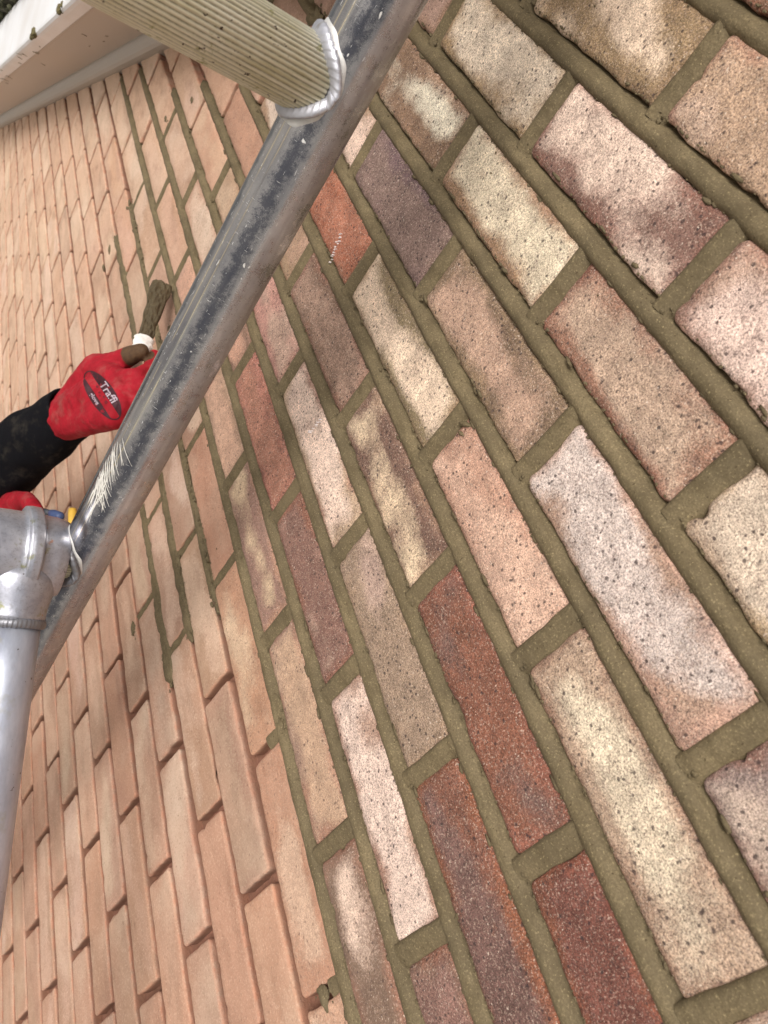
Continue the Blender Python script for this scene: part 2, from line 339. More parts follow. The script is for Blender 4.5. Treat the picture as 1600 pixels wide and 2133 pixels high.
RND = [(TN,CR,TN),(PK,CR,RD),(MV,PK,RD),(OT,PC,OT),(MV,GY,PK),(RD,OT,RD),(PK,CR,RD),(MV,CR,TN)]
def clampv(x, a=0., b=1.): return max(a, min(b, x))
def dustf(c, u):
    d = clampv((-.15 - u) / .55) * .85 if c >= -7 else .9
    if c == -7: d = max(d, .42 + .3 * clampv((.2 - u) * 2))
    if c == -6: d = max(d, .16)
    if c >= -6: d = max(d, clampv((-.9 - (c * P)) / .2))
    if c <= -8: d = .68 if c == -8 else .78
    return clampv(d, .0, .98)

def axis_pts(h, n):
    o = [0, .0006, .0016, .0032, .0058]
    inner = np.linspace(-h + .0095, h - .0095, max(2, n))
    return np.array([-h + a for a in o] + list(inner) + [h - a for a in o[::-1]])
def brick(c, k, u0, u1, v0, v1, nx, ny, rc, pill, pw, edge, seed, skirt=.026):
    hx, hy = (u1 - u0) / 2, (v1 - v0) / 2; cxu, cyv = (u0 + u1) / 2, (v0 + v1) / 2
    X, Y = np.meshgrid(axis_pts(hx, nx), axis_pts(hy, ny)); h, w = X.shape
    dxe, dye = hx - np.abs(X), hy - np.abs(Y)
    # round the corners
    ax, ay = np.abs(X) - (hx - rc), np.abs(Y) - (hy - rc)
    msk = (ax > 0) & (ay > 0); ln = np.hypot(ax, ay) + 1e-9; mm = np.maximum(ax, ay)
    X = np.where(msk, np.sign(X) * (hx - rc + ax * mm / ln), X); Y = np.where(msk, np.sign(Y) * (hy - rc + ay * mm / ln), Y)
    d = np.where(msk, rc - mm, np.minimum(dxe, dye))
    wgt = np.exp(-d / .006)
    sx, sy = X * 55, Y * 55
    nE = fbm(sx * 1.3 + seed * 13.1, sy * 1.3, seed * 3.7, 4)
    chip = np.clip(fbm(sx * 1.1 + seed * 5.3, sy * 1.1 + 9, seed * 1.7, 3) - .33, 0, 1)
    nrm = np.hypot(X / hx, Y / hy) + 1e-9
    ex = np.where(dxe < dye, np.sign(X), 0); ey = np.where(dxe < dye, 0, np.sign(Y))
    X2 = X + ex * nE * edge * wgt - ex * chip * edge * 4 * wgt; Y2 = Y + ey * nE * edge * wgt - ey * chip * edge * 4 * wgt
    Z = -pill * np.exp(-d / pw) + .0006 * fbm(sx * 2.2, sy * 2.2, seed, 4) + .0013 * fbm(sx * .35, sy * .35, seed + 4, 2) - chip * .004 * wgt
    r = random.Random(int(seed * 97)); Z += r.uniform(-.0009, .0009)
    a = r.uniform(-.006, .006); X3 = X2 - a * Y2; Y3 = Y2 + a * X2
    Z += X2 * r.uniform(-.006, .006)
    uu = cxu + X3; vv = cyv + Y3 + .0011 * np.sin(c * 2.7 + uu * 5.1)
    V = np.stack([uu, vv, Z], -1).reshape(-1, 3)
    idx = np.arange(h * w).reshape(h, w)
    F = np.stack([idx[:-1, :-1], idx[:-1, 1:], idx[1:, 1:], idx[1:, :-1]], -1).reshape(-1, 4)
    ring = np.concatenate([idx[0, :-1], idx[:-1, -1], idx[-1, :0:-1], idx[:0:-1, 0]])
    nx_ = np.roll(np.arange(len(ring)), -1); prev = ring; Fs = [F]
    for zz in (-.0042, -.0075, -skirt):
        B = V[ring].copy(); B[:, 2] = zz; n0 = len(V); V = np.concatenate([V, B]); bi = n0 + np.arange(len(ring))
        Fs.append(np.stack([prev, bi, bi[nx_], prev[nx_]], -1)); prev = bi
    F = np.concatenate(Fs[:-1]); F2 = Fs[-1]
    D = np.concatenate([d.reshape(-1), np.zeros(3 * len(ring))]) * 1000
    return V, np.concatenate([F, F2]), D
class Acc:
    def __init__(s): s.V = []; s.F = []; s.n = 0; s.at = {}
    def add(s, V, F, **at):
        s.V.append(V); s.F.append(F + s.n); s.n += len(V)
        for k, a in at.items(): s.at.setdefault(k, []).append(np.broadcast_to(np.asarray(a, float), (len(V), len(a)) if np.ndim(a) == 1 else np.shape(a)))
    def build(s, name, mat, parent, smooth=True):
        V = Wn(np.concatenate(s.V)); F = np.concatenate(s.F).astype(np.int32)
        me = bpy.data.meshes.new(name); me.vertices.add(len(V)); me.vertices.foreach_set('co', V.astype(np.float32).ravel())
        me.loops.add(F.size); me.loops.foreach_set('vertex_index', F.ravel()); me.polygons.add(len(F))
        me.polygons.foreach_set('loop_start', np.arange(0, F.size, F.shape[1], dtype=np.int32)); me.polygons.foreach_set('loop_total', np.full(len(F), F.shape[1], dtype=np.int32))
        me.update(calc_edges=True); me.validate()
        for k, L in s.at.items():
            A = np.concatenate(L)
            if A.shape[1] == 4: a = me.attributes.new(k, 'FLOAT_COLOR', 'POINT'); a.data.foreach_set('color', A.astype(np.float32).ravel())
            else: a = me.attributes.new(k, 'FLOAT_VECTOR', 'POINT'); a.data.foreach_set('vector', A.astype(np.float32).ravel())
        return link(name, me, mat, parent, smooth)

wall = empty('brick_wall', W(0, -5, 0), 'gable wall of mixed cream, pink and red bricks, half repointed in fresh brown mortar and half raked out and dusty', 'wall')
CB, CT = -46, 9
accP, accR = Acc(), Acc()
UMAX = 1.15
for c in range(CB, CT + 1):
    par = c % 2
    k0 = math.floor(verge_u(vb(c)) / HB) - 2; k0 += (k0 - par) % 2
    k0 = max(k0, -34 + par)
    for k in range(k0, int(UMAX / HB), 2):
        ul, ur = ju(c, k), ju(c, k + 2); um = (ul + ur) / 2
        pointed = c >= -6
        if pointed and c in (-6, -5) and um < (-1.2 if c == -6 else -1.0): pointed = False
        gx, gy = (.0080, .0074) if pointed else (.0058, .0056)
        r = random.Random(c * 77 + k)
        dist = math.hypot(um - .66, vb(c) - .13)
        nx, ny = (40, 13) if dist < 1.1 else ((22, 8) if dist < 1.9 else (8, 4))
        if c < -28: nx, ny = 6, 3
        v0, v1 = vb(c) + gy, vb(c + 1) - gy
        top = 0
        seed = (c * 131 + k * 17) % 997 + .37
        if pointed: V, F, D = brick(c, k, ul + gx, ur - gx, v0, v1, nx, ny, .0060, .0030, .0030, .0022, seed)
        else: V, F, D = brick(c, k, ul + gx, ur - gx, v0, v1, nx, ny, .0045, .0020, .0014, .0019, seed)
        if (c, k) in NEAR: A, B, E, th, es = NEAR[(c, k)]
        else: A, B, E = r.choice(RND); th, es = r.uniform(.58, .72), r.uniform(.3, .7)
        du = clampv(dustf(c, um) + (r.uniform(-.08, .05) if c < -6 else 0))
        j = lambda q: [x * r.uniform(.97, 1.03) for x in q]
        n = len(V); one = np.ones((n, 1))
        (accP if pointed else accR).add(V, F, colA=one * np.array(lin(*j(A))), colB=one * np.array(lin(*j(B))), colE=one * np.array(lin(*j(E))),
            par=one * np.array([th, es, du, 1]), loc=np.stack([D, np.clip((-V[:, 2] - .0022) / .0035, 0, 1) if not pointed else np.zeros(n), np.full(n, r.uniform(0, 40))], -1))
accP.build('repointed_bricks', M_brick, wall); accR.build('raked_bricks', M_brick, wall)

# old mortar at the back of the raked joints
def grid_sheet(acc, u0, u1, v0, v1, nu, nv, fz):
    U, V_ = np.meshgrid(np.linspace(u0, u1, nu), np.linspace(v0, v1, nv)); Z = fz(U, V_)
    idx = np.arange(nu * nv).reshape(nv, nu)
    acc.add(np.stack([U, V_, Z], -1).reshape(-1, 3), np.stack([idx[:-1, :-1], idx[:-1, 1:], idx[1:, 1:], idx[1:, :-1]], -1).reshape(-1, 4))
a = Acc()
for c in range(-30, 3):
    v = vb(c)
    u_l = max(verge_u(v) - .1, -3.4); n = int((1.2 - u_l) / .008)
    grid_sheet(a, u_l, 1.2, v - P * .5, v + P * .5, n, 14, lambda U, V: -.0145 + .0022 * fbm(U * 60, V * 60, 1, 3) - .003 * np.clip(fbm(U * 14, V * 14, 5, 2), 0, 1))
a.build('raked_joint_back', M_old, wall)
# the body of the wall behind, down to the ground and up under the roof
def prism(name, poly, w0, w1, mat, parent, smooth=False):
    n = len(poly); V = [W(x, y, w0) for x, y in poly] + [W(x, y, w1) for x, y in poly]
    F = [tuple(range(n)), tuple(range(2 * n - 1, n - 1, -1))] + [(i, i + n, (i + 1) % n + n, (i + 1) % n) for i in range(n)]
    return mesh(name, V, F, mat, parent, smooth)
prism('wall_core', [(-3.9, -5), (1.3, -5), (1.3, S0[1] + (1.3 - S0[0]) * SL), (-3.9, S0[1] + (-3.9 - S0[0]) * SL)], -.21, -.0215, M_old, wall)

# fresh mortar: weatherstruck bed joints
mo = Acc()
BED = {-6: (-1.26, 9, 0), -5: (-1.13, 9, 0), -4: (-.86, 9, 0), -3: (-.72, 9, 0), -2: (-.56, 9, 0), -7: (-.83, .125, 0), -8: (-.832, .132, 1), -9: (-.26, .155, 2)}
for b in range(-1, 8): BED[b] = (verge_u(vb(b)), 9, 0)
def bed(bc, u0, u1, rough):   # joint under course bc
    u1 = min(u1, 1.15); du = .0022 if u0 > -1.3 else .006
    U = np.arange(u0, u1, .0026); n = len(U)
    if rough == 0:   prof = [(-.0108, -.0080), (-.0094, -.0014), (-.0078, .0004), (-.0055, .0018), (-.0025, .0022), (.0005, .0012), (.003, -.0010), (.005, -.0040), (.0066, -.0068), (.0082, -.0085), (.011, -.012)]
    elif rough == 1: prof = [(-.0095, -.009), (-.0082, -.0012), (-.006, .0008), (-.002, .0014), (.001, .0008), (.004, -.0008), (.0068, -.003), (.0085, -.010)]
    else:            prof = [(-.0075, -.0105), (-.0065, -.0035), (-.004, -.0002), (-.0005, .0010), (.003, -.0002), (.0055, -.003), (.0068, -.0105)]
    prof = np.array(prof); prof[:, 0] *= (1, 1.25, 1.75)[rough]; prof[:, 1] += np.where(prof[:, 1] > -.004, (0, .0012, .0016)[rough], 0); m_ = len(prof)
    mid = vb(bc) + .0011 * np.sin(bc * 2.7 + U * 5.1) + .0006 * fbm(U * 9, bc * 3.3, 0, 2)
    # ends taper away
    te = np.clip(np.minimum(U - u0, u1 - U + (1 if u1 > 1 else 0)) / .02, 0.12, 1)
    amp = (.0015, .0024, .0032)[rough]
    Vv = mid[None] + prof[:, 0][:, None] * te[None] * (1 + (0, .42, .60)[rough] * fbm(U * 30, bc * 4.1, 0, 3))[None]
    eds = np.abs(prof[:, 0]) / prof[:, 0].max()
    Vv = Vv + (eds ** 2)[:, None] * amp * fbm(U[None] * 75, np.sign(prof[:, 0])[:, None] * 5 + bc * 1.7, 0, 4)
    Z = prof[:, 1][:, None] * np.ones(n)[None]
    Z = Z + (.0009, .0022, .0034)[rough] * fbm(U[None] * 60, Vv * 90 + bc, 0, 4) + (.0003, .0004, .001)[rough] * fbm(U[None] * 12, bc * 2.2, 0, 2) * np.where(prof[:, 1] > -.007, 1, 0)[:, None]
    Z = np.where(te[None] < 1, Z - (1 - te[None]) * .006, Z)
    if rough == 2:
        gap = np.clip((fbm(U * 11, 3.3 + bc, 0, 2) - .5) * 6, 0, 1); Z = Z - gap[None] * .009
    # trowel lap marks
    lap = .0006 * ((U * 5.3 + bc * .37) % 1.0); Z = Z + (lap * .7)[None] * np.where(prof[:, 1] > -.004, 1, 0)[:, None]
    V = np.stack([np.broadcast_to(U, Vv.shape), Vv, Z], -1).reshape(-1, 3); idx = np.arange(m_ * n).reshape(m_, n)
    mo.add(V, np.stack([idx[:-1, :-1], idx[:-1, 1:], idx[1:, 1:], idx[1:, :-1]], -1).reshape(-1, 4))
for b, (a0, a1, r_) in BED.items(): bed(b, a0, a1, r_)
def perp(c, k, rough=0, frac=1.0):
    u = ju(c, k)
    hw = (.0108, .0092, .007)[rough]
    prof = np.array([(-1, -.006), (-.86, -.0006), (-.6, .0008), (-.25, .0006), (.1, -.0004), (.42, -.0016), (.68, -.0032), (.86, -.0048), (1, -.0085)])
    prof[:, 0] *= hw; prof[:, 1] -= (.0, .0006, .002)[rough]
    v0, v1 = vb(c) + .003, vb(c + 1) - .003
    if frac < 1: v0 = v1 - (v1 - v0) * frac
    Vv = np.linspace(v0, v1, 26)
    eds = (np.abs(prof[:, 0]) / hw) ** 2; sg = np.sign(prof[:, 0])
    UU = u + prof[:, 0][None] + eds[None] * (.0011, .0016, .0018)[rough] * fbm(Vv[:, None] * 80, sg[None] * 4 + c * 3.1 + k * 1.3, 0, 3)
    Z = prof[:, 1][None] + (.0005, .0011, .002)[rough] * fbm(UU * 70, Vv[:, None] * 70, 2, 3)
    Z = Z - .0007 * (np.clip((Vv - v1 + .012) / .012, 0, 1) ** 2)[:, None]
    UU = UU + .0011 * np.sin(k + Vv * 30)[:, None] * .5
    n, m_ = Z.shape; idx = np.arange(n * m_).reshape(n, m_)
    V = np.stack([UU, np.broadcast_to(Vv[:, None], UU.shape) + .0011 * np.sin(c * 2.7 + u * 5.1), Z], -1).reshape(-1, 3)
    mo.add(V, np.stack([idx[:-1, :-1], idx[:-1, 1:], idx[1:, 1:], idx[1:, :-1]], -1).reshape(-1, 4))
for c in range(-10, 7):
    par = c % 2
    for k in range(-14 + par, 11, 2):
        u = ju(c, k)
        if c >= -6:
            lo = {-6: -.78, -5: -.86, -4: -.66, -3: -.5, -2: -.4}.get(c, verge_u(vb(c)) + .05)
            if u > lo: perp(c, k)
        elif c == -7 and -.8 < u < .2: perp(c, k, 1)
        elif c == -8 and -.62 < u < .12: perp(c, k, 1 if u < -.1 else 2)
        elif c == -9 and -.4 < u < .16: perp(c, k, 2)
        elif c == -10 and -.05 < u < .05: perp(c, k, 2)
perp(-7, 3, 0, .42); perp(-7, 5, 0, .3)
mo.build('fresh_pointing', M_mortar, wall)

# lumps and crumbs squeezed out of the joints
def ico(r, sub=1):
    import bmesh
    bm = bmesh.new(); bmesh.ops.create_icosphere(bm, subdivisions=sub, radius=r)
    V = np.array([v.co[:] for v in bm.verts]); F = np.array([[v.index for v in f.verts] for f in bm.faces]); bm.free(); return V, F
I1, I2, I3 = ico(1, 1), ico(1, 2), ico(1, 3)
cr = Acc()
def lump(u, v, r, sx=1., sy=1., sz=.6, z=0., ang=0., sub=I1):
    V = sub[0].copy(); s_ = random.random() * 50
    V *= (1 + .42 * fbm(V[:, 0] * 1.5 + s_, V[:, 1] * 1.5, V[:, 2] * 1.5 + s_, 4))[:, None]
    V = V * np.array([sx, sy, sz]) * r; ca, sa = math.cos(ang), math.sin(ang)
    X = V[:, 0] * ca - V[:, 1] * sa; Y = V[:, 0] * sa + V[:, 1] * ca
    cr.add(np.stack([X + u, Y + v, V[:, 2] + z], -1), sub[1])
for b, (a0, a1, r_) in BED.items():
    a1 = min(a1, 1.05); n = int((a1 - a0) * (420, 420, 420)[r_])
    for i in range(n):
        u = random.uniform(a0, a1); sd = random.choice((-1, 1)); hw = (.0088, .0085, .007)[r_]
        if r_ == 0 and sd < 0 and random.random() < .4: continue
        rr = abs(random.gauss(0, 1)) * (.0005, .0007, .0009)[r_] + .0003
        lump(u, vb(b) + sd * (hw + random.uniform(-.0005, .0012)) + .0011 * math.sin(b * 2.7 + u * 5.1), rr, random.uniform(1, 2.2), 1, .7, -.0008)
for b in (-7, -8, -9):           # ragged ridges still to be struck off
    a0, a1, r_ = BED[b]
    for i in range(int((a1 - a0) * 150)):
        u = random.uniform(a0, a1); r = random.uniform(.0018, .0042)
        lump(u, vb(b) + random.gauss(0, .0035), r, random.uniform(1.2, 2.4), .8, .6, .0002, random.uniform(-.3, .3), I2)
for c in range(-7, 4):          # pads of mortar where the trowel lifted at the crossings
    for k in range(-6 + c % 2, 9, 2):
        u = ju(c, k)
        for s_ in (0, 1):
            if random.random() < .5:
                v = vb(c + s_) + (.003 if s_ == 0 else -.003)
                for q in range(7): lump(u + random.gauss(0, .006), v + random.gauss(0, .0035), random.uniform(.0008, .0022), 1.3, 1, .6, -.0008)
BL = [(-.811,-.378,.009),(-.081,-.732,.008),(0,-.801,.009),(.106,-.714,.0085),(-.065,-.667,.010),(-1.228,-.513,.008),(-.828,-.672,.010),(-.827,-.724,.006),(-.685,-.671,.009),
      (.33,-.521,.009),(.566,-.522,.009),(-.028,-.726,.006),(.049,-.618,.008),(-.246,-.587,.007),(.234,-.457,.004),(.11,-.571,.008),(-.123,-.659,.009),(-.377,-.525,.006),
      (-.4,-.045,.014),(-.39,-.06,.010),(.135,-.556,.007),(-.05,-.64,.008),(.02,-.66,.006),(.12,-.645,.007),(-.72,-.30,.006),(.205,.118,.006)]
for u, v, r in BL:
    nb = min(BED, key=lambda q: abs(vb(q) - v))
    if abs(vb(nb) - v) < .034 and u < 0.5 and r < .0115: v = vb(nb) + random.uniform(-.004, .004)
    lump(u, v, r * .8, 1.5, .62, .5, -.0002, random.uniform(-.3, .3), I3)
    for q in range(3): lump(u + random.gauss(0, r * .7), v + random.gauss(0, r * .3), r * random.uniform(.3, .5), 1.3, .85, .6, -.0006, random.uniform(-.4, .4), I3)
    for q in range(16): lump(u + random.gauss(0, r * 1.1), v + random.gauss(0, r * .6), r * random.uniform(.08, .28), 1.3, 1, .6, -.0008)
for c in range(-6, 4):          # thin smears where mortar lapped over the arrises
    for i in range(26):
        u = random.uniform(-.5, 1.0); sd = random.choice((-1, 1))
        lump(u, vb(c) + sd * .0098, random.uniform(.0012, .0034), random.uniform(1.3, 3), .6, .28, -.0004, random.uniform(-.2, .2))
for i in range(60):             # stray crumbs stuck to brick faces
    lump(random.uniform(-.7, .7), random.uniform(-.55, .3), random.uniform(.0004, .0011), 1.5, 1, .5, .0002)
o = cr.build('mortar_crumbs', mat_mortar('mortar_lumps', .93), wall); o['kind'] = 'stuff'
# smears of mortar and white marks on brick faces
def smear(name, pts, mat, th=.0004):
    acc = Acc()
    for (u, v, a, b, an) in pts:
        n = 16; s_ = random.random() * 30
        th_ = np.linspace(0, 2 * np.pi, n, endpoint=False); r = 1 + .35 * vnoise(np.cos(th_) * 1.6 + s_, np.sin(th_) * 1.6, s_)
        X, Y = np.cos(th_) * r * a, np.sin(th_) * r * b; ca, sa = math.cos(an), math.sin(an)
        ring = np.stack([u + X * ca - Y * sa, v + X * sa + Y * ca, np.full(n, -.0008)], -1)
        top = ring.copy(); top[:, :2] = (top[:, :2] - [u, v]) * .8 + [u, v]; top[:, 2] = .0012 + th
        V = np.concatenate([ring, top, [[u, v, .0014 + th]]]); j = np.arange(n); j2 = np.roll(j, -1)
        acc.add(V, np.concatenate([np.stack([j, j2, j2 + n, j + n], -1), np.stack([j + n, j2 + n, np.full(n, 2 * n), np.full(n, 2 * n)], -1)[:, :4]]))
    return acc
def smear_build(name, pts, mat):
    acc = smear(name, pts, mat)
    V = np.concatenate(acc.V); F = np.concatenate(acc.F); Fl = [tuple(dict.fromkeys(map(int, f))) for f in F]
    return mesh(name, Wn(V), Fl, mat, wall)
smear_build('mortar_smear', [(.258, -.128, .0065, .0022, .5), (.262, -.135, .004, .0016, .3), (-.30, -.155, .004, .0012, .2), (-.55, -.335, .006, .0012, .1)], M_mortar)
chalk = []
for (u, v, du, dv, n) in ((-.067, -.151, .012, -.033, 26), (.092, -.281, -.003, -.026, 16)):
    for i in range(n):
        f = random.random(); chalk.append((u + du * f + random.gauss(0, .0012), v + dv * f + random.gauss(0, .0008), random.uniform(.0006, .0018), .0003, random.uniform(.6, 1.2)))
smear_build('chalk_mark', chalk, mat_plain('white_chalk', lin(235, 225, 222), .9))

# ------------------------------------------------------------------ verge, soffit and tiles
sdir = np.array([math.cos(math.radians(30.054)), math.sin(math.radians(30.054))]); nup = np.array([-sdir[1], sdir[0]])
def sof(t, h, w): p = S0 + sdir * t + nup * h; return W(p[0], p[1], w)
def extr(name, prof, t0, t1, mat, parent, seg=1, smooth=False):
    n = len(prof); V = []; F = []
    for i in range(seg + 1):
        t = t0 + (t1 - t0) * i / seg
        V += [sof(t, h, w) for w, h in prof]
    for i in range(seg):
        for j in range(n): F.append((i * n + j, i * n + (j + 1) % n, (i + 1) * n + (j + 1) % n, (i + 1) * n + j))
    F += [tuple(range(n))[::-1], tuple(range(seg * n, seg * n + n))]
    o = mesh(name, V, F, mat, parent, smooth); return o
verge = empty('verge_soffit', sof(2, 0, .1), 'sloping white plastic soffit, trim and fascia board under the edge of the roof', 'soffit')
UP = mat_upvc('shaded_white_plastic', lin(172, 162, 152)); UW = mat_upvc('white_plastic', lin(236, 238, 242))  # UP: white plastic with the shade under the eave put into its colour
T0, T1 = -1.2, 5.2
extr('soffit_panel', [(-.02, .022), (.126, .022), (.126, .034), (-.02, .034)], T0, T1, UP, verge)
prof = [(-.016, -.001), (.004, -.0005), (.012, .001), (.019, .004), (.025, .0085), (.029, .013), (.0315, .018), (.032, .0225), (-.016, .0225)]
extr('cover_trim', prof, T0, T1, UP, verge)
extr('fascia_board', [(.1275, .030), (.1275, .020), (.131, .0165), (.150, .0165), (.157, .0175), (.1615, .021), (.163, .027), (.163, .172), (.1585, .176), (.145, .176), (.145, .030)], T0, T1, UW, verge)
# twigs and dried moss caught on the boards
tw = []; TF = []
def twig(V, F, t, h, w, L, r, an, face):
    pts = []; p = np.array([t, h, w]); d = an
    for i in range(5):
        pts.append(p.copy()); d += random.uniform(-.5, .5)
        p = p + (np.array([math.cos(d), 0, math.sin(d)]) if face == 'u' else np.array([math.cos(d), math.sin(d), 0])) * L / 4
    base = len(V)
    for i, q in enumerate(pts):
        for a in range(4):
            an2 = a * math.pi / 2; rr = r * (1 - .5 * i / 4)
            V.append(sof(q[0] + rr * math.cos(an2) * .7, q[1] + rr * math.sin(an2), q[2] + rr * math.cos(an2) * .7))
    for i in range(4):
        for a in range(4): F.append((base + i * 4 + a, base + i * 4 + (a + 1) % 4, base + i * 4 + 4 + (a + 1) % 4, base + i * 4 + 4 + a))
for i in range(16): twig(tw, TF, random.uniform(.8, 2.3), .0155, random.uniform(.133, .158), random.uniform(.006, .022), .0008, random.uniform(0, 6), 'u')
for t_, w_ in ((1.9, .07), (2.0, .06), (1.97, .09), (2.05, .065), (1.0, .11), (1.5, .09), (2.25, .085)): twig(tw, TF, t_, .0212, w_, .012, .0007, random.uniform(0, 6), 'u')
M_moss = mat_plain('dry_moss', lin(96, 88, 58), .95, .4, 200, .002)
mesh('caught_twigs', tw, TF, M_moss, verge)['kind'] = 'stuff'
ms = Acc()
for t_, h_, r_ in ((1.78, .0, .010), (1.765, .006, .007), (2.06, .0, .0085), (2.08, .006, .005), (1.75, -.004, .006)):
    V = I3[0].copy(); V *= (1 + .6 * fbm(V[:, 0] * 2 + t_ * 9, V[:, 1] * 2, V[:, 2] * 2, 3))[:, None]; V = V * r_ * np.array([1.3, 1, .6])
    p = S0 + sdir * t_ + nup * (h_ + .022); ms.add(V + np.array([p[0], p[1], .163]), I3[1])
ms.build('dried_moss', M_moss, verge)['kind'] = 'stuff'
# concrete tiles and the mortar bedding along the verge
roof = empty('tiled_roof', sof(2, .2, .1), 'mossy dark roof tiles along the verge above the white fascia', 'roof')
M_tile = mat_plain('mossy_concrete_tile', lin(84, 82, 68), .95, .45, 60, .004, 120)
V = []; F = []
def boxs(V, F, t0, t1, h0, h1, w0, w1, tilt=0.):
    b = len(V)
    for w in (w0, w1):
        for t, h in ((t0, h0), (t1, h0 + tilt), (t1, h1 + tilt), (t0, h1)): V.append(sof(t, h, w))
    F += [(b, b + 1, b + 2, b + 3), (b + 7, b + 6, b + 5, b + 4)] + [(b + i, b + i + 4, b + (i + 1) % 4 + 4, b + (i + 1) % 4) for i in range(4)]
for i in range(20): boxs(V, F, -1.2 + i * .32, -1.2 + i * .32 + .40, .205, .220, -2.5, .195, -.022)
mesh('roof_tiles', V, F, M_tile, roof, False)
ms = Acc()
for i in range(420):
    t_ = random.uniform(.6, 3.2); V = I1[0] * (1 + .5 * fbm(I1[0][:, 0] * 2 + i, I1[0][:, 1] * 2, I1[0][:, 2] * 2, 2))[:, None] * random.uniform(.003, .012)
    p = S0 + sdir * t_ + nup * random.uniform(.172, .225); ms.add(V + np.array([p[0], p[1], random.uniform(.15, .20)]), I1[1])
o = ms.build('moss_growth', mat_plain('roof_moss', lin(78, 78, 58), .95, .5, 90, .003), roof); o['kind'] = 'stuff'
V = []; F = []; boxs(V, F, -1.2, 5.2, .172, .2045, .02, .158); mesh('verge_bedding', V, F, M_tile, roof, False)

# ------------------------------------------------------------------ scaffold tower
AX = np.array([-.0461, 1, -.0306]); AX /= np.linalg.norm(AX)
def pax(v): return np.array([.1166 - .0461 * v, v, .166 - .0306 * v])
R_T = .0254
def frame_of(d):      # orthonormal basis with z along d (world)
    d = Vector(d).normalized(); a = Vector((0, 0, 1)) if abs(d.z) < .9 else Vector((1, 0, 0))
    x = a.cross(d).normalized(); y = d.cross(x); return Matrix((x, y, d)).transposed()
def lathe(name, prof, origin, direction, mat, parent, seg=96, rib=None, closed=True, xref=None):
    # prof: list of (radius, distance along)
    Mx = frame_of(direction)
    if xref is not None:
        d = Vector(direction).normalized(); x = (Vector(xref) - d * Vector(xref).dot(d)).normalized(); Mx = Matrix((x, d.cross(x), d)).transposed()
    V = []; F = []; G = []
    for r, z in prof:
        for a in range(seg):
            th = 2 * math.pi * a / seg; rr = r; g = 0
            if rib: g = rib(a); rr = r - g * .0011
            V.append((rr * math.cos(th), rr * math.sin(th), z)); G.append(g)
    for i in range(len(prof) - 1):
        for a in range(seg): F.append((i * seg + a, i * seg + (a + 1) % seg, (i + 1) * seg + (a + 1) % seg, (i + 1) * seg + a))
    if closed: F += [tuple(range(seg))[::-1], tuple(range((len(prof) - 1) * seg, len(prof) * seg))]
    me = bpy.data.meshes.new(name); me.from_pydata(V, [], F); me.update()
    if rib: at = me.attributes.new('groove', 'FLOAT', 'POINT'); at.data.foreach_set('value', G)
    o = link(name, me, mat, None)
    mw = Mx.to_4x4(); mw.translation = Vector(origin)
    o.matrix_world = mw
    if parent: 
        o.parent = parent; o.matrix_parent_inverse = Matrix.Translation(-Vector(parent.location))
    return o
# angle on the tube that faces the camera, for the painted reflection stripe
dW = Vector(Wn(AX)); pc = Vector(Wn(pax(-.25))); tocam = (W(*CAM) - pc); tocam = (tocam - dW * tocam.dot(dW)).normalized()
REFL_ANG = -.12      # local x axis is set towards the camera side; the stripe sits a little left of it
tower = empty('scaffold_tower_frame', W(*pax(-2.4)), 'scratched aluminium scaffold frame with ribbed rungs welded to its round upright', 'scaffold frame')
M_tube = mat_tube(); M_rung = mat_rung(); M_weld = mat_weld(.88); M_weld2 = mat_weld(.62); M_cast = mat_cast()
up0 = Vector(Wn(pax(-2.4)))
prof = [(R_T, s) for s in np.linspace(0, 3.2, 60)]
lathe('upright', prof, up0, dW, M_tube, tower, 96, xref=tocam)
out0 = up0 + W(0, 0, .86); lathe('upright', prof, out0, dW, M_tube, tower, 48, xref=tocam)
def rib(a): return 1.0 if a % 6 == 0 else (.45 if a % 6 in (1, 5) else 0.0)
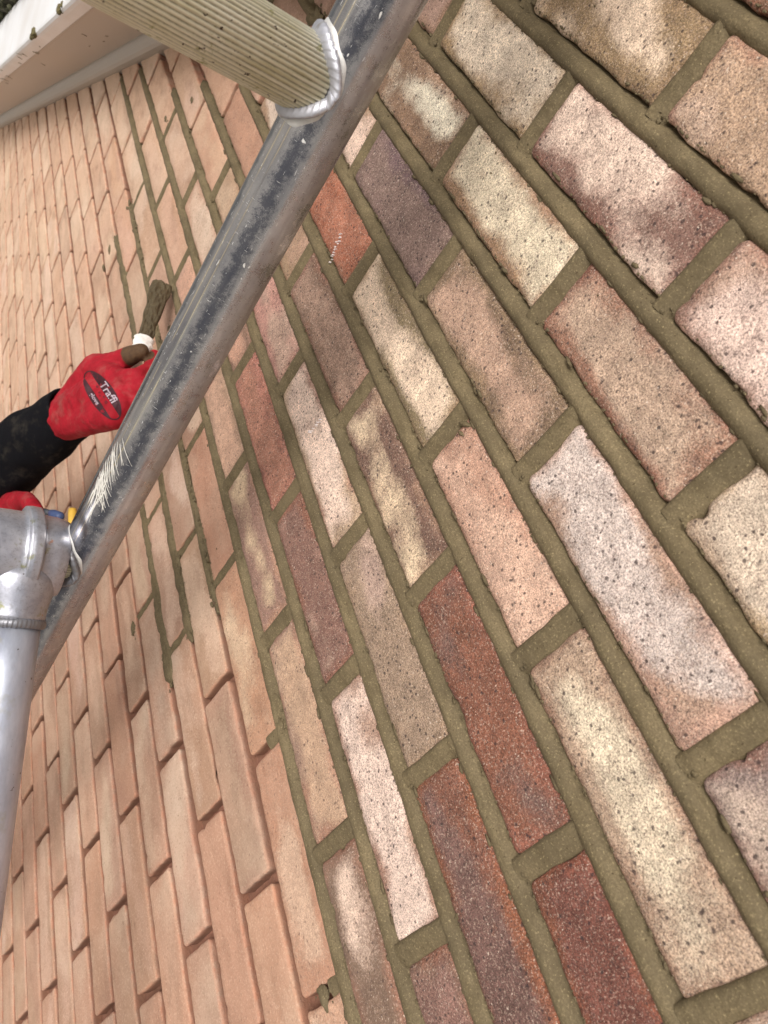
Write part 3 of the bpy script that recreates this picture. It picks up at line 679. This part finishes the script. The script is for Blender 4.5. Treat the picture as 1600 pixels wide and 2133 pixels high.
def weld(vr, a0, a1, mat, R=.0252, bead=.0062, halo=True):
    # saddle curve where the rung meets the upright
    base = Vector(Wn(pax(vr))); out = W(0, 0, 1); up_ = dW; side = up_.cross(out).normalized(); out = side.cross(up_).normalized() if side.cross(up_).dot(out) > 0 else -side.cross(up_).normalized()
    n = 420; V = []; F = []; m_ = 14
    pts = []
    for i in range(n):
        t = 2 * math.pi * i / n
        s, h = R * math.cos(t), R * math.sin(t); s_ = max(-R_T * .985, min(R_T * .985, s))
        w = math.sqrt(max(0, (R_T + .0015) ** 2 - s_ * s_))
        pts.append((base + side * s * .97 + up_ * h + out * (w + .0005), math.cos(t), math.sin(t)))
    for i, (p, cs, sn) in enumerate(pts):
        tg = (pts[(i + 1) % n][0] - pts[i - 1][0]).normalized(); nn = out.cross(tg).normalized(); bb = tg.cross(nn)
        ph = ((i * 40 + 60 * math.sin(i * .045)) / n) % 1.0; rp = bead * .9 * (1 + .11 * (1 - ph) ** 1.2 + .08 * math.sin(i * .05) + .05 * math.sin(i * .13 + 1))
        for j in range(m_):
            a_ = 2 * math.pi * j / m_; q = ph * .0016 * math.cos(a_) - .004 * (math.cos(a_) ** 2)
            V.append(p + nn * rp * 1.2 * math.cos(a_) + bb * rp * .62 * math.sin(a_) + tg * q)
    for i in range(n):
        for j in range(m_): F.append((i * m_ + j, i * m_ + (j + 1) % m_, ((i + 1) % n) * m_ + (j + 1) % m_, ((i + 1) % n) * m_ + j))
    w_ = mesh('weld', V, F, mat, tower)
    # flux-bleached halo lying on the upright round the bead
    V = []; F = []; n = 160
    for i in range(n):
        t = 2 * math.pi * i / n; wob = .0006 * math.sin(5 * t) + .0004 * math.sin(11 * t + 1)
        for rr, lift in ((R + .002, .0006), (R + .006 + wob, .0009), (R + .0085 + wob * 1.5, .00035), (R + .0095 + wob * 1.5, -.0004)):
            h = rr * math.sin(t); s = rr * math.cos(t)
            # wrap round the cylinder by arc length past the flank
            a_ = s / R_T; a_ = max(-1.9, min(1.9, a_))
            rad = R_T + lift
            V.append(base + side * rad * math.sin(a_) + out * rad * math.cos(a_) + up_ * h)
    for i in range(n):
        for j in range(3): F.append((i * 4 + j, i * 4 + j + 1, ((i + 1) % n) * 4 + j + 1, ((i + 1) % n) * 4 + j))
    h_ = mesh('weld_halo', V, F, M_halo, None); h_.parent = w_; h_.matrix_parent_inverse = Matrix.Translation(-Vector(tower.location)) if False else w_.matrix_world.inverted()
    return w_
M_halo = mat_plain('bleached_aluminium', lin(206, 204, 200), .6, .12, 80, .0004, 400, .5)
for vr, mt in ((.012, M_weld), (-.487, M_weld2)):
    b = Vector(Wn(pax(vr))); lathe('rung', [(R_T, .015), (R_T, .845)], b, W(0, 0, 1), M_rung, tower, 288, rib=rib)
    weld(vr, 0, 1, mt)
for vr in (-.987, -1.487): lathe('rung', [(R_T, .015), (R_T, .845)], Vector(Wn(pax(vr))), W(0, 0, 1), M_rung, tower, 96)
# white paint brushed across the upright
def on_tube(v, ang, lift=.0004):      # ang from the camera-facing line, + to the right in the photo
    b = Vector(Wn(pax(v))); y = dW.cross(tocam)
    return b + (tocam * math.cos(ang) + y * math.sin(ang)) * (R_T + lift)
RIGHT = W(*RM[0]); SG = 1 if (dW.cross(tocam)).dot(RIGHT) > 0 else -1
V = []; F = []
def strip(v0, a0, v1, a1, w0, w1):
    b = len(V); n = 7
    for i in range(n + 1):
        f = i / n; v = v0 + (v1 - v0) * f; a = a0 + (a1 - a0) * f; w = (w0 + (w1 - w0) * f) * (.35 + .65 * math.sin(math.pi * min(.98, f + .12)))
        dv, da = (v1 - v0), (a1 - a0) * R_T; L = math.hypot(dv, da) + 1e-9
        V.append(on_tube(v - w * da / L, SG * (a + w * dv / L / R_T))); V.append(on_tube(v + w * da / L, SG * (a - w * dv / L / R_T)))
    for i in range(n): F.append((b + 2 * i, b + 2 * i + 1, b + 2 * i + 3, b + 2 * i + 2))
for i in range(46):
    f = random.random(); v = -.335 - .05 * f + random.gauss(0, .006); a = -.95 + random.uniform(-.15, .2)
    strip(v + .004, a, v - random.uniform(.010, .022), a + random.uniform(.35, .8), .0004, random.uniform(.0002, .0007))
for i in range(16):
    a = random.uniform(-.95, -.2); v = random.uniform(-.39, -.36); strip(v, a, v - random.uniform(.01, .035), a + random.uniform(-.05, .25), .0008, .0003)
pt = mesh('paint_smear', V, F, mat_plain('dried_white_paint', lin(200, 196, 188), .8, .15, 300), tower)

# ------------------------------------------------------------------ diagonal brace with cast claw on the lower rung
r0 = Vector(Wn(pax(-.487))); out = W(0, 0, 1)
brace = empty('scaffold_brace', r0 + out * .06, 'pale diagonal brace tube with a cast claw clipped over the lower rung', 'scaffold brace')
claw_c = r0 + out * .058
bd = W(math.cos(math.radians(35)), -math.sin(math.radians(35)), 0)
prof = [(.0262, -.036), (.0335, -.0355), (.0375, -.031), (.0378, -.018), (.0376, -.006), (.0385, -.0035), (.0432, -.0022), (.0440, .0022), (.0436, .0095), (.0400, .0112), (.0372, .0118), (.0366, .018), (.0362, .027), (.0345, .033), (.0330, .036), (.0262, .0365)]
# w grows away from the wall: the flange sits towards the wall side
pf = [(r, -z) for r, z in prof][::-1]
# ring-shaped barrel with noise
def barrel():
    seg = 120; Mx = frame_of(out); V = []; F = []
    zz = []
    P_ = pf; fine = []
    for i in range(len(P_) - 1):
        for q in range(4): f = q / 4; fine.append((P_[i][0] * (1 - f) + P_[i + 1][0] * f, P_[i][1] * (1 - f) + P_[i + 1][1] * f))
    fine.append(P_[-1])
    x = bd; y = out.cross(x)
    for r, z in fine:
        for a in range(seg):
            th = 2 * math.pi * a / seg; dirn = x * math.cos(th) + y * math.sin(th)
            k = max(0, math.cos(th)) ** 6; rr = r + (.008 * k if r > .03 else 0)
            V.append(claw_c + dirn * rr + out * z)
    n = len(fine)
    for i in range(n - 1):
        for a in range(seg): F.append((i * seg + a, i * seg + (a + 1) % seg, (i + 1) * seg + (a + 1) % seg, (i + 1) * seg + a))
    for a in range(seg): F.append(((n - 1) * seg + a, (n - 1) * seg + (a + 1) % seg, (a + 1) % seg, a))
    return mesh('claw', V, F, M_cast, brace)
claw = barrel()
# neck from the claw into the tube, bead, tube
def brt(name, prof, mat): return lathe(name, prof, claw_c, bd, mat, brace, 96)
brt('claw_neck', [(.0335, .018), (.0345, .028), (.0335, .038), (.031, .048), (.0292, .056), (.0285, .063), (.0282, .0665)], M_cast)
V = []; F = []; n = 260; m_ = 12; Mx = frame_of(bd)
for i in range(n):
    t = 2 * math.pi * i / n; ph = (i * 46 / n) % 1.0; rp = .0038 * (1 + .14 * (1 - ph))
    c_ = Vector((math.cos(t), math.sin(t), 0)); tg = Vector((-math.sin(t), math.cos(t), 0))
    for j in range(m_):
        a_ = 2 * math.pi * j / m_
        p = c_ * (.0268 + rp * .75 * math.cos(a_)) + Vector((0, 0, .070 + rp * 1.15 * math.sin(a_))) + tg * (ph * .0011 * math.sin(a_))
        V.append(claw_c + Mx @ p)
for i in range(n):
    for j in range(m_): F.append((i * m_ + j, i * m_ + (j + 1) % m_, ((i + 1) % n) * m_ + (j + 1) % m_, ((i + 1) % n) * m_ + j))
mesh('weld', V, F, M_weld2, brace)
def mat_tube2():
    t = NT('dull_aluminium_tube'); o = t.obj()
    n, st = t.noise(t.mapping(o, (1, 1, .3)), 40, 5, .7), t.noise(o, 210, 4, .7)
    c = t.mix(t.ramp(n, .3, .7), lin(158, 162, 176), lin(198, 202, 212))
    c = t.mix(t.ramp(t.noise(o, 24, 4, .7), .56, .68, 0, .6), c, lin(152, 148, 126))
    c = t.mix(t.ramp(t.noise(o, 170, 2, .6), .70, .74, 0, .9), c, lin(72, 56, 40))
    return t.set(Base_Color=c, Metallic=.6, Roughness=t.ramp(st, .3, .7, .34, .55), Normal=t.bump(st, .3, .0005))
lathe('brace_tube', [(.0254, .062 + s) for s in np.linspace(0, 2.2, 30)], claw_c, bd, mat_tube2(), brace, 96)
# ------------------------------------------------------------------ the worker
def blobs(chains, step=.35):
    """chains of (point, radius) become one cloud of overlapping balls, merged later into a single skin"""
    acc = Acc(); S = ico(1, 2)
    for ch in chains:
        for (p0, r0_), (p1, r1_) in zip(ch[:-1], ch[1:]):
            p0, p1 = np.array(p0, float), np.array(p1, float); L = np.linalg.norm(p1 - p0); n = max(1, int(L / (min(r0_, r1_) * step)))
            for i in range(n + 1):
                f = i / n; acc.add(S[0] * (r0_ + (r1_ - r0_) * f) + (p0 + (p1 - p0) * f), S[1])
    return acc
def skin(name, chains, voxel, mat, parent, smooth_it=6):
    acc = blobs(chains); o = acc.build(name, None, None)
    md = o.modifiers.new('r', 'REMESH'); md.mode = 'VOXEL'; md.voxel_size = voxel
    sm = o.modifiers.new('s', 'SMOOTH'); sm.factor = .6; sm.iterations = smooth_it
    dg = bpy.context.evaluated_depsgraph_get(); me = bpy.data.meshes.new_from_object(o.evaluated_get(dg)); me.name = name
    old = o.data; bpy.data.objects.remove(o); bpy.data.meshes.remove(old)
    for m0 in list(me.materials): me.materials.pop()
    return link(name, me, mat, parent)
person = empty('person', W(-.42, -2.42, .52), 'person in black fleece and red knitted gloves reaching in from the left', 'person')
wr = np.array([-.278, -.665, .122]); el_ = np.array([-.335, -.915, .198]); sh = np.array([-.36, -1.06, .40])
sh2 = np.array([-.62, -1.10, .66]); el2 = np.array([-.60, -1.33, .50]); wr2 = np.array([-.40, -1.10, .22])
hd = np.array([-.52, -.80, .58]); nk = np.array([-.50, -.98, .56]); ch = np.array([-.50, -1.18, .56]); hp = np.array([-.50, -1.55, .60])
M_skin = mat_plain('skin', lin(206, 158, 134), .55, .06, 60)
M_fab = mat_fabric(); M_glove = mat_glove()
# bare body: head with nose, ears and chin, neck, trunk, arms, legs, in one skin
fwd = np.array([.45, .0, -.89])
rgt = np.array([-.89, 0, -.45])
head = [[(hd + [0, .03, 0], .082), (hd + [0, .02, 0] - fwd * .03, .085)], [(hd, .07), (hd - [0, .05, 0] + fwd * .045, .050), (hd - [0, .085, 0] + fwd * .06, .028)],
        [(hd + fwd * .085 + [0, .01, 0], .010), (hd + fwd * .108 - [0, .02, 0], .013)],
        [(hd + rgt * .082, .012), (hd + rgt * .086 + [0, .03, 0], .013)], [(hd - rgt * .082, .012), (hd - rgt * .086 + [0, .03, 0], .013)],
        [(hd + fwd * .078 - [0, .05, 0] - rgt * .02, .008), (hd + fwd * .078 - [0, .05, 0] + rgt * .02, .008)],
        [(hd - [0, .06, 0], .055), (nk, .055), (ch, .09)]]
body = head + [[(ch + rgt * .08, .10), (hp + rgt * .05, .10)], [(ch - rgt * .08, .10), (hp - rgt * .05, .10)], [(ch, .11), (hp, .12)], [(ch + [0, .06, 0], .07), (sh, .055), (el_, .040), (wr, .029)], [(ch + [0, .06, 0], .07), (sh2, .055), (el2, .040), (wr2, .027)]]
legs = []
for s_ in (-1, 1):
    h0 = hp + rgt * .09 * s_ - [0, .03, 0]; kn = h0 + [0, -.42, 0] + fwd * .03; an = kn + [0, -.38, 0] - fwd * .02
    legs += [[(h0, .085), (kn, .058), (an, .040)], [(an, .040), (an - [0, .05, 0] + fwd * .12, .035)]]
skin('body', body + legs, .009, M_skin, person, 3)
skin('hair', [[(hd + [0, .05, 0], .083), (hd + [0, .045, 0] - fwd * .035, .088), (hd - [0, .02, 0] - fwd * .05, .07)]], .008, mat_plain('dark_hair', lin(40, 30, 24), .8, .3, 300, .002), person, 2)
skin('trousers', [[(hp + [0, .02, 0], .128), (hp - [0, .08, 0], .13)]] + [[(c_[0][0], .100), (c_[1][0], .074), (c_[2][0] + [0, .03, 0], .062)] for c_ in legs[::2]], .011, mat_plain('dark_work_trousers', lin(34, 36, 42), .9, .2, 20, .002), person, 3)
skin('boots', [[(c_[2][0] + [0, .02, 0], .050), (c_[2][0] - [0, .04, 0], .046), (c_[2][0] - [0, .055, 0] + fwd * .13, .042)] for c_ in legs[::2]], .009, mat_plain('brown_leather', lin(70, 48, 32), .7, .2, 30), person, 3)
# fleece: torso and two sleeves, the cuff ending cleanly over the glove
cuff = wr - (el_ - wr) * .07
skin('fleece', [[(ch + rgt * .07 + [0, .02, 0], .128), (hp + rgt * .05, .125)], [(ch - rgt * .07 + [0, .02, 0], .128), (hp - rgt * .05, .125)], [(ch + [0, .05, 0], .10), (sh, .080), (sh + (el_ - sh) * .5, .068), (el_, .062)],
                [(ch + [0, .05, 0], .10), (sh2, .080), (el2, .060), (wr2 + (el2 - wr2) * .2, .042)]], .009, M_fab, person, 4)
# the sleeve that the photo shows: rings with folds
def sleeve(name, p0, p1, r0_, r1_, parent, mat):
    p0, p1 = Vector(Wn(p0)), Vector(Wn(p1)); d = (p1 - p0); L = d.length; Mx = frame_of(d); V = []; F = []; seg = 96; n = 90
    rings = [(-.0, .80), (.0, .97)]
    prof_ = [(0.012, .80), (.004, .84), (.0, .93), (.0015, 1.0)] + [(.004 + .31 * i / n, 1.0) for i in range(n)]
    for z, k in prof_:
        f = min(1, max(0, z / L)); base = r0_ + (r1_ - r0_) * f
        for a in range(seg):
            th = 2 * math.pi * a / seg
            fold = (.0016 * math.sin(z * 70 + 2.6 * math.sin(th + z * 9) + th) + .0045 * float(fbm(math.cos(th) * .9, math.sin(th) * .9 , z * 16, 2))) * min(1, max(0, (z - .012) / .05)) + .002 * float(vnoise(math.cos(th) * 2.2, math.sin(th) * 2.2, z * 40)) * min(1, z / .03)
            rr = (base + fold) * k; V.append(p0 + Mx @ Vector((rr * math.cos(th), rr * math.sin(th), z)))
    for i in range(len(prof_) - 1):
        for a in range(seg): F.append((i * seg + a, i * seg + (a + 1) % seg, (i + 1) * seg + (a + 1) % seg, (i + 1) * seg + a))
    return mesh(name, V, F, mat, parent)
sleeve('sleeve', cuff, el_ + (el_ - wr) * .03, .0405, .066, person, M_fab)

# glove hand: local axes in the plane facing the camera, built in the wall frame
def Q(x, y, w):   # a point in the place, from its direction seen at the work position and its distance off the wall
    d = RM.T @ np.array([(x - 800) / 1618.07, (y - 1066.5) / 1618.07, 1]); return CAM + d * (w - CAM[2]) / d[2]
wr_ = wr + (el_ - wr) * .12
H = dict(wr=wr_, pc=Q(205, 826, .108), k1=Q(243, 792, .100), k2=Q(254, 818, .097), k3=Q(250, 845, .099), k4=Q(236, 868, .104),
         th0=Q(205, 772, .106), th1=Q(248, 752, .094), th2=Q(280, 737, .083), th3=Q(294, 731, .078))
glove = [[(wr_, .034), (H['pc'], .032)], [(wr_, .026), (H['th0'], .026), (H['k1'], .020)], [(wr_ , .028), (H['k2'], .021)], [(wr_, .028), (H['k3'], .021)], [(wr_, .026), (H['k4'], .0185)], [(H['k1'], .019), (H['k2'], .020), (H['k3'], .020), (H['k4'], .018)],
         [(H['th0'], .022), (H['th1'], .0160), (H['th2'], .0135), (H['th3'], .0115)],
         [(H['k1'], .0150), (Q(285, 785, .085), .0128), (Q(312, 770, .066), .0112), (Q(322, 742, .055), .0105)],
         [(H['k2'], .0150), (Q(300, 806, .078), .0128), (Q(320, 784, .060), .0112), (Q(318, 762, .050), .0105)],
         [(H['k3'], .0142), (Q(295, 838, .076), .0122), (Q(310, 812, .057), .0108), (Q(300, 792, .050), .0100)],
         [(H['k4'], .0130), (Q(270, 868, .082), .0110), (Q(285, 846, .066), .0098), (Q(280, 826, .058), .0090)]]
g = skin('glove', glove, .0022, M_glove, person, 5)
def crease(o, amp):
    n = len(o.data.vertices); co = np.zeros(n * 3); nr = np.zeros(n * 3); o.data.vertices.foreach_get('co', co); o.data.vertices.foreach_get('normal', nr)
    co = co.reshape(-1, 3); nr = nr.reshape(-1, 3)
    r = 1 - np.abs(fbm(co[:, 0] * 34, co[:, 1] * 34, co[:, 2] * 34, 2)) * 3; r = np.clip(r, 0, 1) ** 2
    co -= nr * (amp * (r + .8 * fbm(co[:, 0] * 70, co[:, 1] * 70, co[:, 2] * 70, 2)))[:, None]
    o.data.vertices.foreach_set('co', co.ravel()); o.data.update()
def dirt_attr(o, pts, fall):
    n = len(o.data.vertices); co = np.zeros(n * 3); o.data.vertices.foreach_get('co', co); co = co.reshape(-1, 3); D = np.full(n, 0.)
    for p, r in pts:
        d = np.linalg.norm(co - Wn(np.array(p)), axis=1); D = np.maximum(D, np.clip(1 - (d - r) / fall, 0, 1))
    at = o.data.attributes.new('dirt', 'FLOAT', 'POINT'); at.data.foreach_set('value', D)
crease(g, .0011)
dirt_attr(g, [(H['th3'], .012), (H['th2'], .012), (Q(262, 765, .075), .006), (Q(318, 762, .05), .012), (Q(215, 900, .09), .004)], .012)
# second hand, low and behind the claw
g2c = Q(22, 1052, .150)
wr2b = np.array(wr2)
gl2 = [[(wr2b, .030), (g2c + (wr2b - g2c) * .25, .034)], [(g2c, .026), (Q(52, 1056, .148), .017), (Q(58, 1078, .140), .012)], [(g2c, .026), (Q(46, 1080, .145), .016), (Q(52, 1100, .140), .011)], [(g2c, .026), (Q(30, 1100, .148), .016), (Q(40, 1118, .14), .011)],
       [(g2c, .024), (Q(15, 1115, .15), .014), (Q(28, 1130, .145), .010)], [(g2c, .024), (Q(55, 1042, .155), .014), (Q(75, 1062, .15), .0115)]]
g2 = skin('glove', gl2, .0028, M_glove, person, 5); g2['label'] = 'second red glove, half hidden behind the brace claw'
crease(g2, .0011); dirt_attr(g2, [(g2c, -.05)], .01)
# printed oval badge with lettering on the back of the glove
bvh = BVHTree.FromPolygons([v.co[:] for v in g.data.vertices], [tuple(p.vertices) for p in g.data.polygons])
ctr = Vector(Wn(Q(212, 822, .13))); dirc = (Vector(Wn(CAM)) - ctr).normalized()
hit = bvh.ray_cast(ctr + dirc * .1, -dirc); ctr = hit[0]
pa_, pb_ = Vector(Wn(Q(183, 776, .11))), Vector(Wn(Q(240, 862, .11)))
ex_ = (pb_ - pa_); ex_ = (ex_ - dirc * ex_.dot(dirc)).normalized(); ey_ = dirc.cross(ex_).normalized()
def place(o, sc, lift):
    for v in o.data.vertices:
        p = ctr + ex_ * v.co.x + ey_ * v.co.y; h = bvh.ray_cast(p + dirc * .08, -dirc)
        q = h[0] if h[0] else p
        v.co = q + dirc * (lift + v.co.z)
def text_mesh(body_, size, x, y, mat, name, rot=0.):
    cu = bpy.data.curves.new(name, 'FONT'); cu.body = body_; cu.size = size; cu.align_x = 'CENTER'; cu.align_y = 'CENTER'; cu.offset = size * .018; cu.resolution_u = 3
    ob = bpy.data.objects.new(name, cu); col.objects.link(ob); dg = bpy.context.evaluated_depsgraph_get(); me = bpy.data.meshes.new_from_object(ob.evaluated_get(dg))
    bpy.data.objects.remove(ob); bpy.data.curves.remove(cu)
    o = bpy.data.objects.new(name, me); col.objects.link(o); me.materials.clear(); me.materials.append(mat)
    for v in me.vertices: v.co.x += x; v.co.y += y
    place(o, 1, .0009); o.parent = g; o.matrix_parent_inverse = g.matrix_world.inverted(); return o
def oval(name, a, b, a2, b2, mat, lift, seg=64, y0=None, y1=None):
    V = []; F = []
    if y0 is None:
        for i in range(seg):
            t = 2 * math.pi * i / seg
            for k in range(3): f = k / 2; V.append((math.cos(t) * (a2 + (a - a2) * f), math.sin(t) * (b2 + (b - b2) * f), 0))
        for i in range(seg):
            for k in range(2): F.append((i * 3 + k, i * 3 + k + 1, ((i + 1) % seg) * 3 + k + 1, ((i + 1) % seg) * 3 + k))
    else:       # band of the oval between two chords
        n = 30; rows = 5
        ym = max(abs(y0), abs(y1)) if y0 * y1 > 0 else 0
        for i in range(n + 1):
            for k in range(rows + 1):
                y = y0 + (y1 - y0) * k / rows; xm = a * math.sqrt(max(0, 1 - (y / b) ** 2)); V.append((-xm + 2 * xm * i / n, y, 0))
        for i in range(n):
            for k in range(rows): F.append((i * (rows + 1) + k, i * (rows + 1) + k + 1, (i + 1) * (rows + 1) + k + 1, (i + 1) * (rows + 1) + k))
    me = bpy.data.meshes.new(name); me.from_pydata(V, [], F); o = bpy.data.objects.new(name, me); col.objects.link(o); me.materials.append(mat)
    place(o, 1, lift); o.parent = g; o.matrix_parent_inverse = g.matrix_world.inverted(); return o
M_ink = mat_plain('dark_print', lin(58, 14, 26), .7, .25, 300); M_let = mat_plain('grey_lettering', lin(178, 160, 168), .7, .1, 300)
LA, LB = .0370, .0165
oval('badge_outline', LA, LB, LA * .955, LB * .90, M_ink, .0005)
oval('badge_band', LA * .96, LB * .93, 0, 0, M_ink, .0004, y0=LB * .22, y1=LB * .90)
oval('badge_band', LA * .96, LB * .93, 0, 0, M_ink, .0004, y0=-LB * .90, y1=-LB * .42)
TXY = (text_mesh('Traffi', .0138, .0015, LB * .52, M_let, 'badge_lettering'), text_mesh('glove', .0080, .0, -LB * .66, M_let, 'badge_lettering'))
for x, y, r in ((-.012, .0008, .0016), (-.004, -.0012, .0012), (.004, .0010, .0014), (.011, -.0008, .0018), (.0, -.0030, .001)):
    V = [(x + r * math.cos(t) * k, y + r * math.sin(t) * k, 0) for t in np.linspace(0, 2 * math.pi, 14, endpoint=False) for k in (.55, 1)]
    F = [(2 * i, 2 * i + 1, (2 * i + 3) % 28, (2 * i + 2) % 28) for i in range(14)]
    me = bpy.data.meshes.new('badge_ring'); me.from_pydata(V, [], F); o = bpy.data.objects.new('badge_ring', me); col.objects.link(o); me.materials.append(M_ink); place(o, 1, .0006); o.parent = g

# ------------------------------------------------------------------ pointing tool loaded with mortar
tool = empty('pointing_trowel', W(*Q(325, 650, .04)), 'narrow pointing trowel caked in brown mortar, held against the joint by the gloved hand', 'trowel')
a_, b_ = Q(298, 715, .064), Q(337, 596, .022)
dd = Vector(Wn(b_)) - Vector(Wn(a_)); x_ = dd.normalized(); z_ = (Vector(Wn(CAM)) - Vector(Wn(a_))); z_ = (z_ - x_ * z_.dot(x_)).normalized(); y_ = z_.cross(x_)
V = []; F = []; n = 26; L = dd.length
def plank(x0, x1, w0, w1, th, nx=26, ny=8, rough=.0, seed=1.):
    V = []; F = []
    for side_ in (1, -1):
        for i in range(nx + 1):
            f = i / nx
            for j in range(ny + 1):
                s = j / ny * 2 - 1; w = (w0 + (w1 - w0) * f) * (1 + rough * 90 * float(vnoise(f * 7, seed, s * .5)))
                t = th * (1 - .6 * s * s) + rough * float(fbm(f * 15 + seed, s * 4, side_, 4))
                if i in (0, nx): t *= .3
                if j in (0, ny): t = 0
                V.append(Vector(Wn(a_)) + x_ * (x0 + (x1 - x0) * f) + y_ * (s * w) + z_ * t * side_)
    k = (nx + 1) * (ny + 1)
    for q in (0, 1):
        for i in range(nx):
            for j in range(ny):
                b = q * k + i * (ny + 1) + j; fc = (b, b + 1, b + ny + 2, b + ny + 1); F.append(fc if q else fc[::-1])
    for i in (0, nx):
        for j in range(ny): b = i * (ny + 1) + j; F.append((b, b + 1, b + 1 + k, b + k))
    return V, F
V, F = plank(.0, L * .93, .0075, .0085, .0012); mesh('blade', V, F, mat_plain('tool_steel', lin(150, 148, 146), .4, .1, 80, metal=.8), tool)
V, F = plank(.004, L * 1.04, .0110, .0150, .0060, 110, 30, .0032, 3.); mesh('mortar_load', V, F, mat_mortar('wet_mortar', .70), tool)
V, F = plank(-.016, .012, .0125, .0150, .0075, 20, 12, .0018, 5.)
M_white = mat_plain('white_taped_handle', lin(226, 222, 216), .5, .1, 120, .0006)
mesh('ferrule', V, F, M_white, tool)
c0, c1 = Vector(Wn(Q(300, 722, .062))), Vector(Wn(Q(245, 800, .068)))
lathe('handle', [(.004, 0), (.0095, .003), (.0105, .012), (.0100, .04), (.0110, .07), (.0105, .095), (.004, .1)], c0, c1 - c0, M_white, tool, 48)

# small hand tool in the other glove: only its collar shows past the claw
t2 = empty('hand_tool', W(*Q(148, 1075, .13)), 'blue handled hand tool with a yellow collar, just showing between brace claw and upright', 'hand tool')
p0, p1 = Vector(Wn(Q(151, 1062, .12))), Vector(Wn(Q(152, 1096, .12))); q0, q1 = Vector(Wn(Q(130, 1078, .13))), Vector(Wn(Q(150, 1086, .125)))
lathe('collar', [(.002, -.002), (.0055, 0), (.0060, .006), (.0060, .028), (.004, .032)], p0, p1 - p0, mat_plain('yellow_plastic', lin(206, 164, 62), .5, .15, 100), t2, 32)
lathe('handle', [(.002, -.004), (.005, 0), (.0065, .01), (.0065, .03), (.004, .034)], q0 - (q1 - q0) * 1.2, q1 - q0, mat_plain('blue_plastic', lin(62, 78, 116), .5, .15, 100), t2, 32)
lathe('shaft', [(.0045, 0), (.0045, .10)], q0 - (q1 - q0) * 1.1, Vector(Wn(g2c)) - q0, mat_plain('grey_shaft', lin(90, 92, 98), .4, .1, 80, metal=.8), t2, 24)

# ------------------------------------------------------------------ ground and platform below
gm = mesh('ground', [(-200, -200, -5), (200, -200, -5), (200, 200, -5), (-200, 200, -5)], [(0, 1, 2, 3)], mat_ground(), None, False); gm['kind'] = 'structure'
pl = empty('scaffold_platform', W(-.6, -2.47, .6), 'plywood scaffold platform under the worker, beside the wall', 'platform')
def wbox(name, a, b, mat, parent):
    V = [W(x, y, z) for x in (a[0], b[0]) for y in (a[1], b[1]) for z in (a[2], b[2])]
    return mesh(name, V, [(0, 1, 3, 2), (4, 6, 7, 5), (0, 4, 5, 1), (2, 3, 7, 6), (0, 2, 6, 4), (1, 5, 7, 3)], mat, parent, False)
wbox('deck', (-1.9, -2.485, .24), (.05, -2.470, .92), mat_plain('plywood', lin(128, 100, 70), .8, .2, 10), pl)
wbox('side_beam', (-1.9, -2.53, .24), (.05, -2.486, .27), M_tube, pl); wbox('side_beam', (-1.9, -2.53, .89), (.05, -2.486, .92), M_tube, pl)
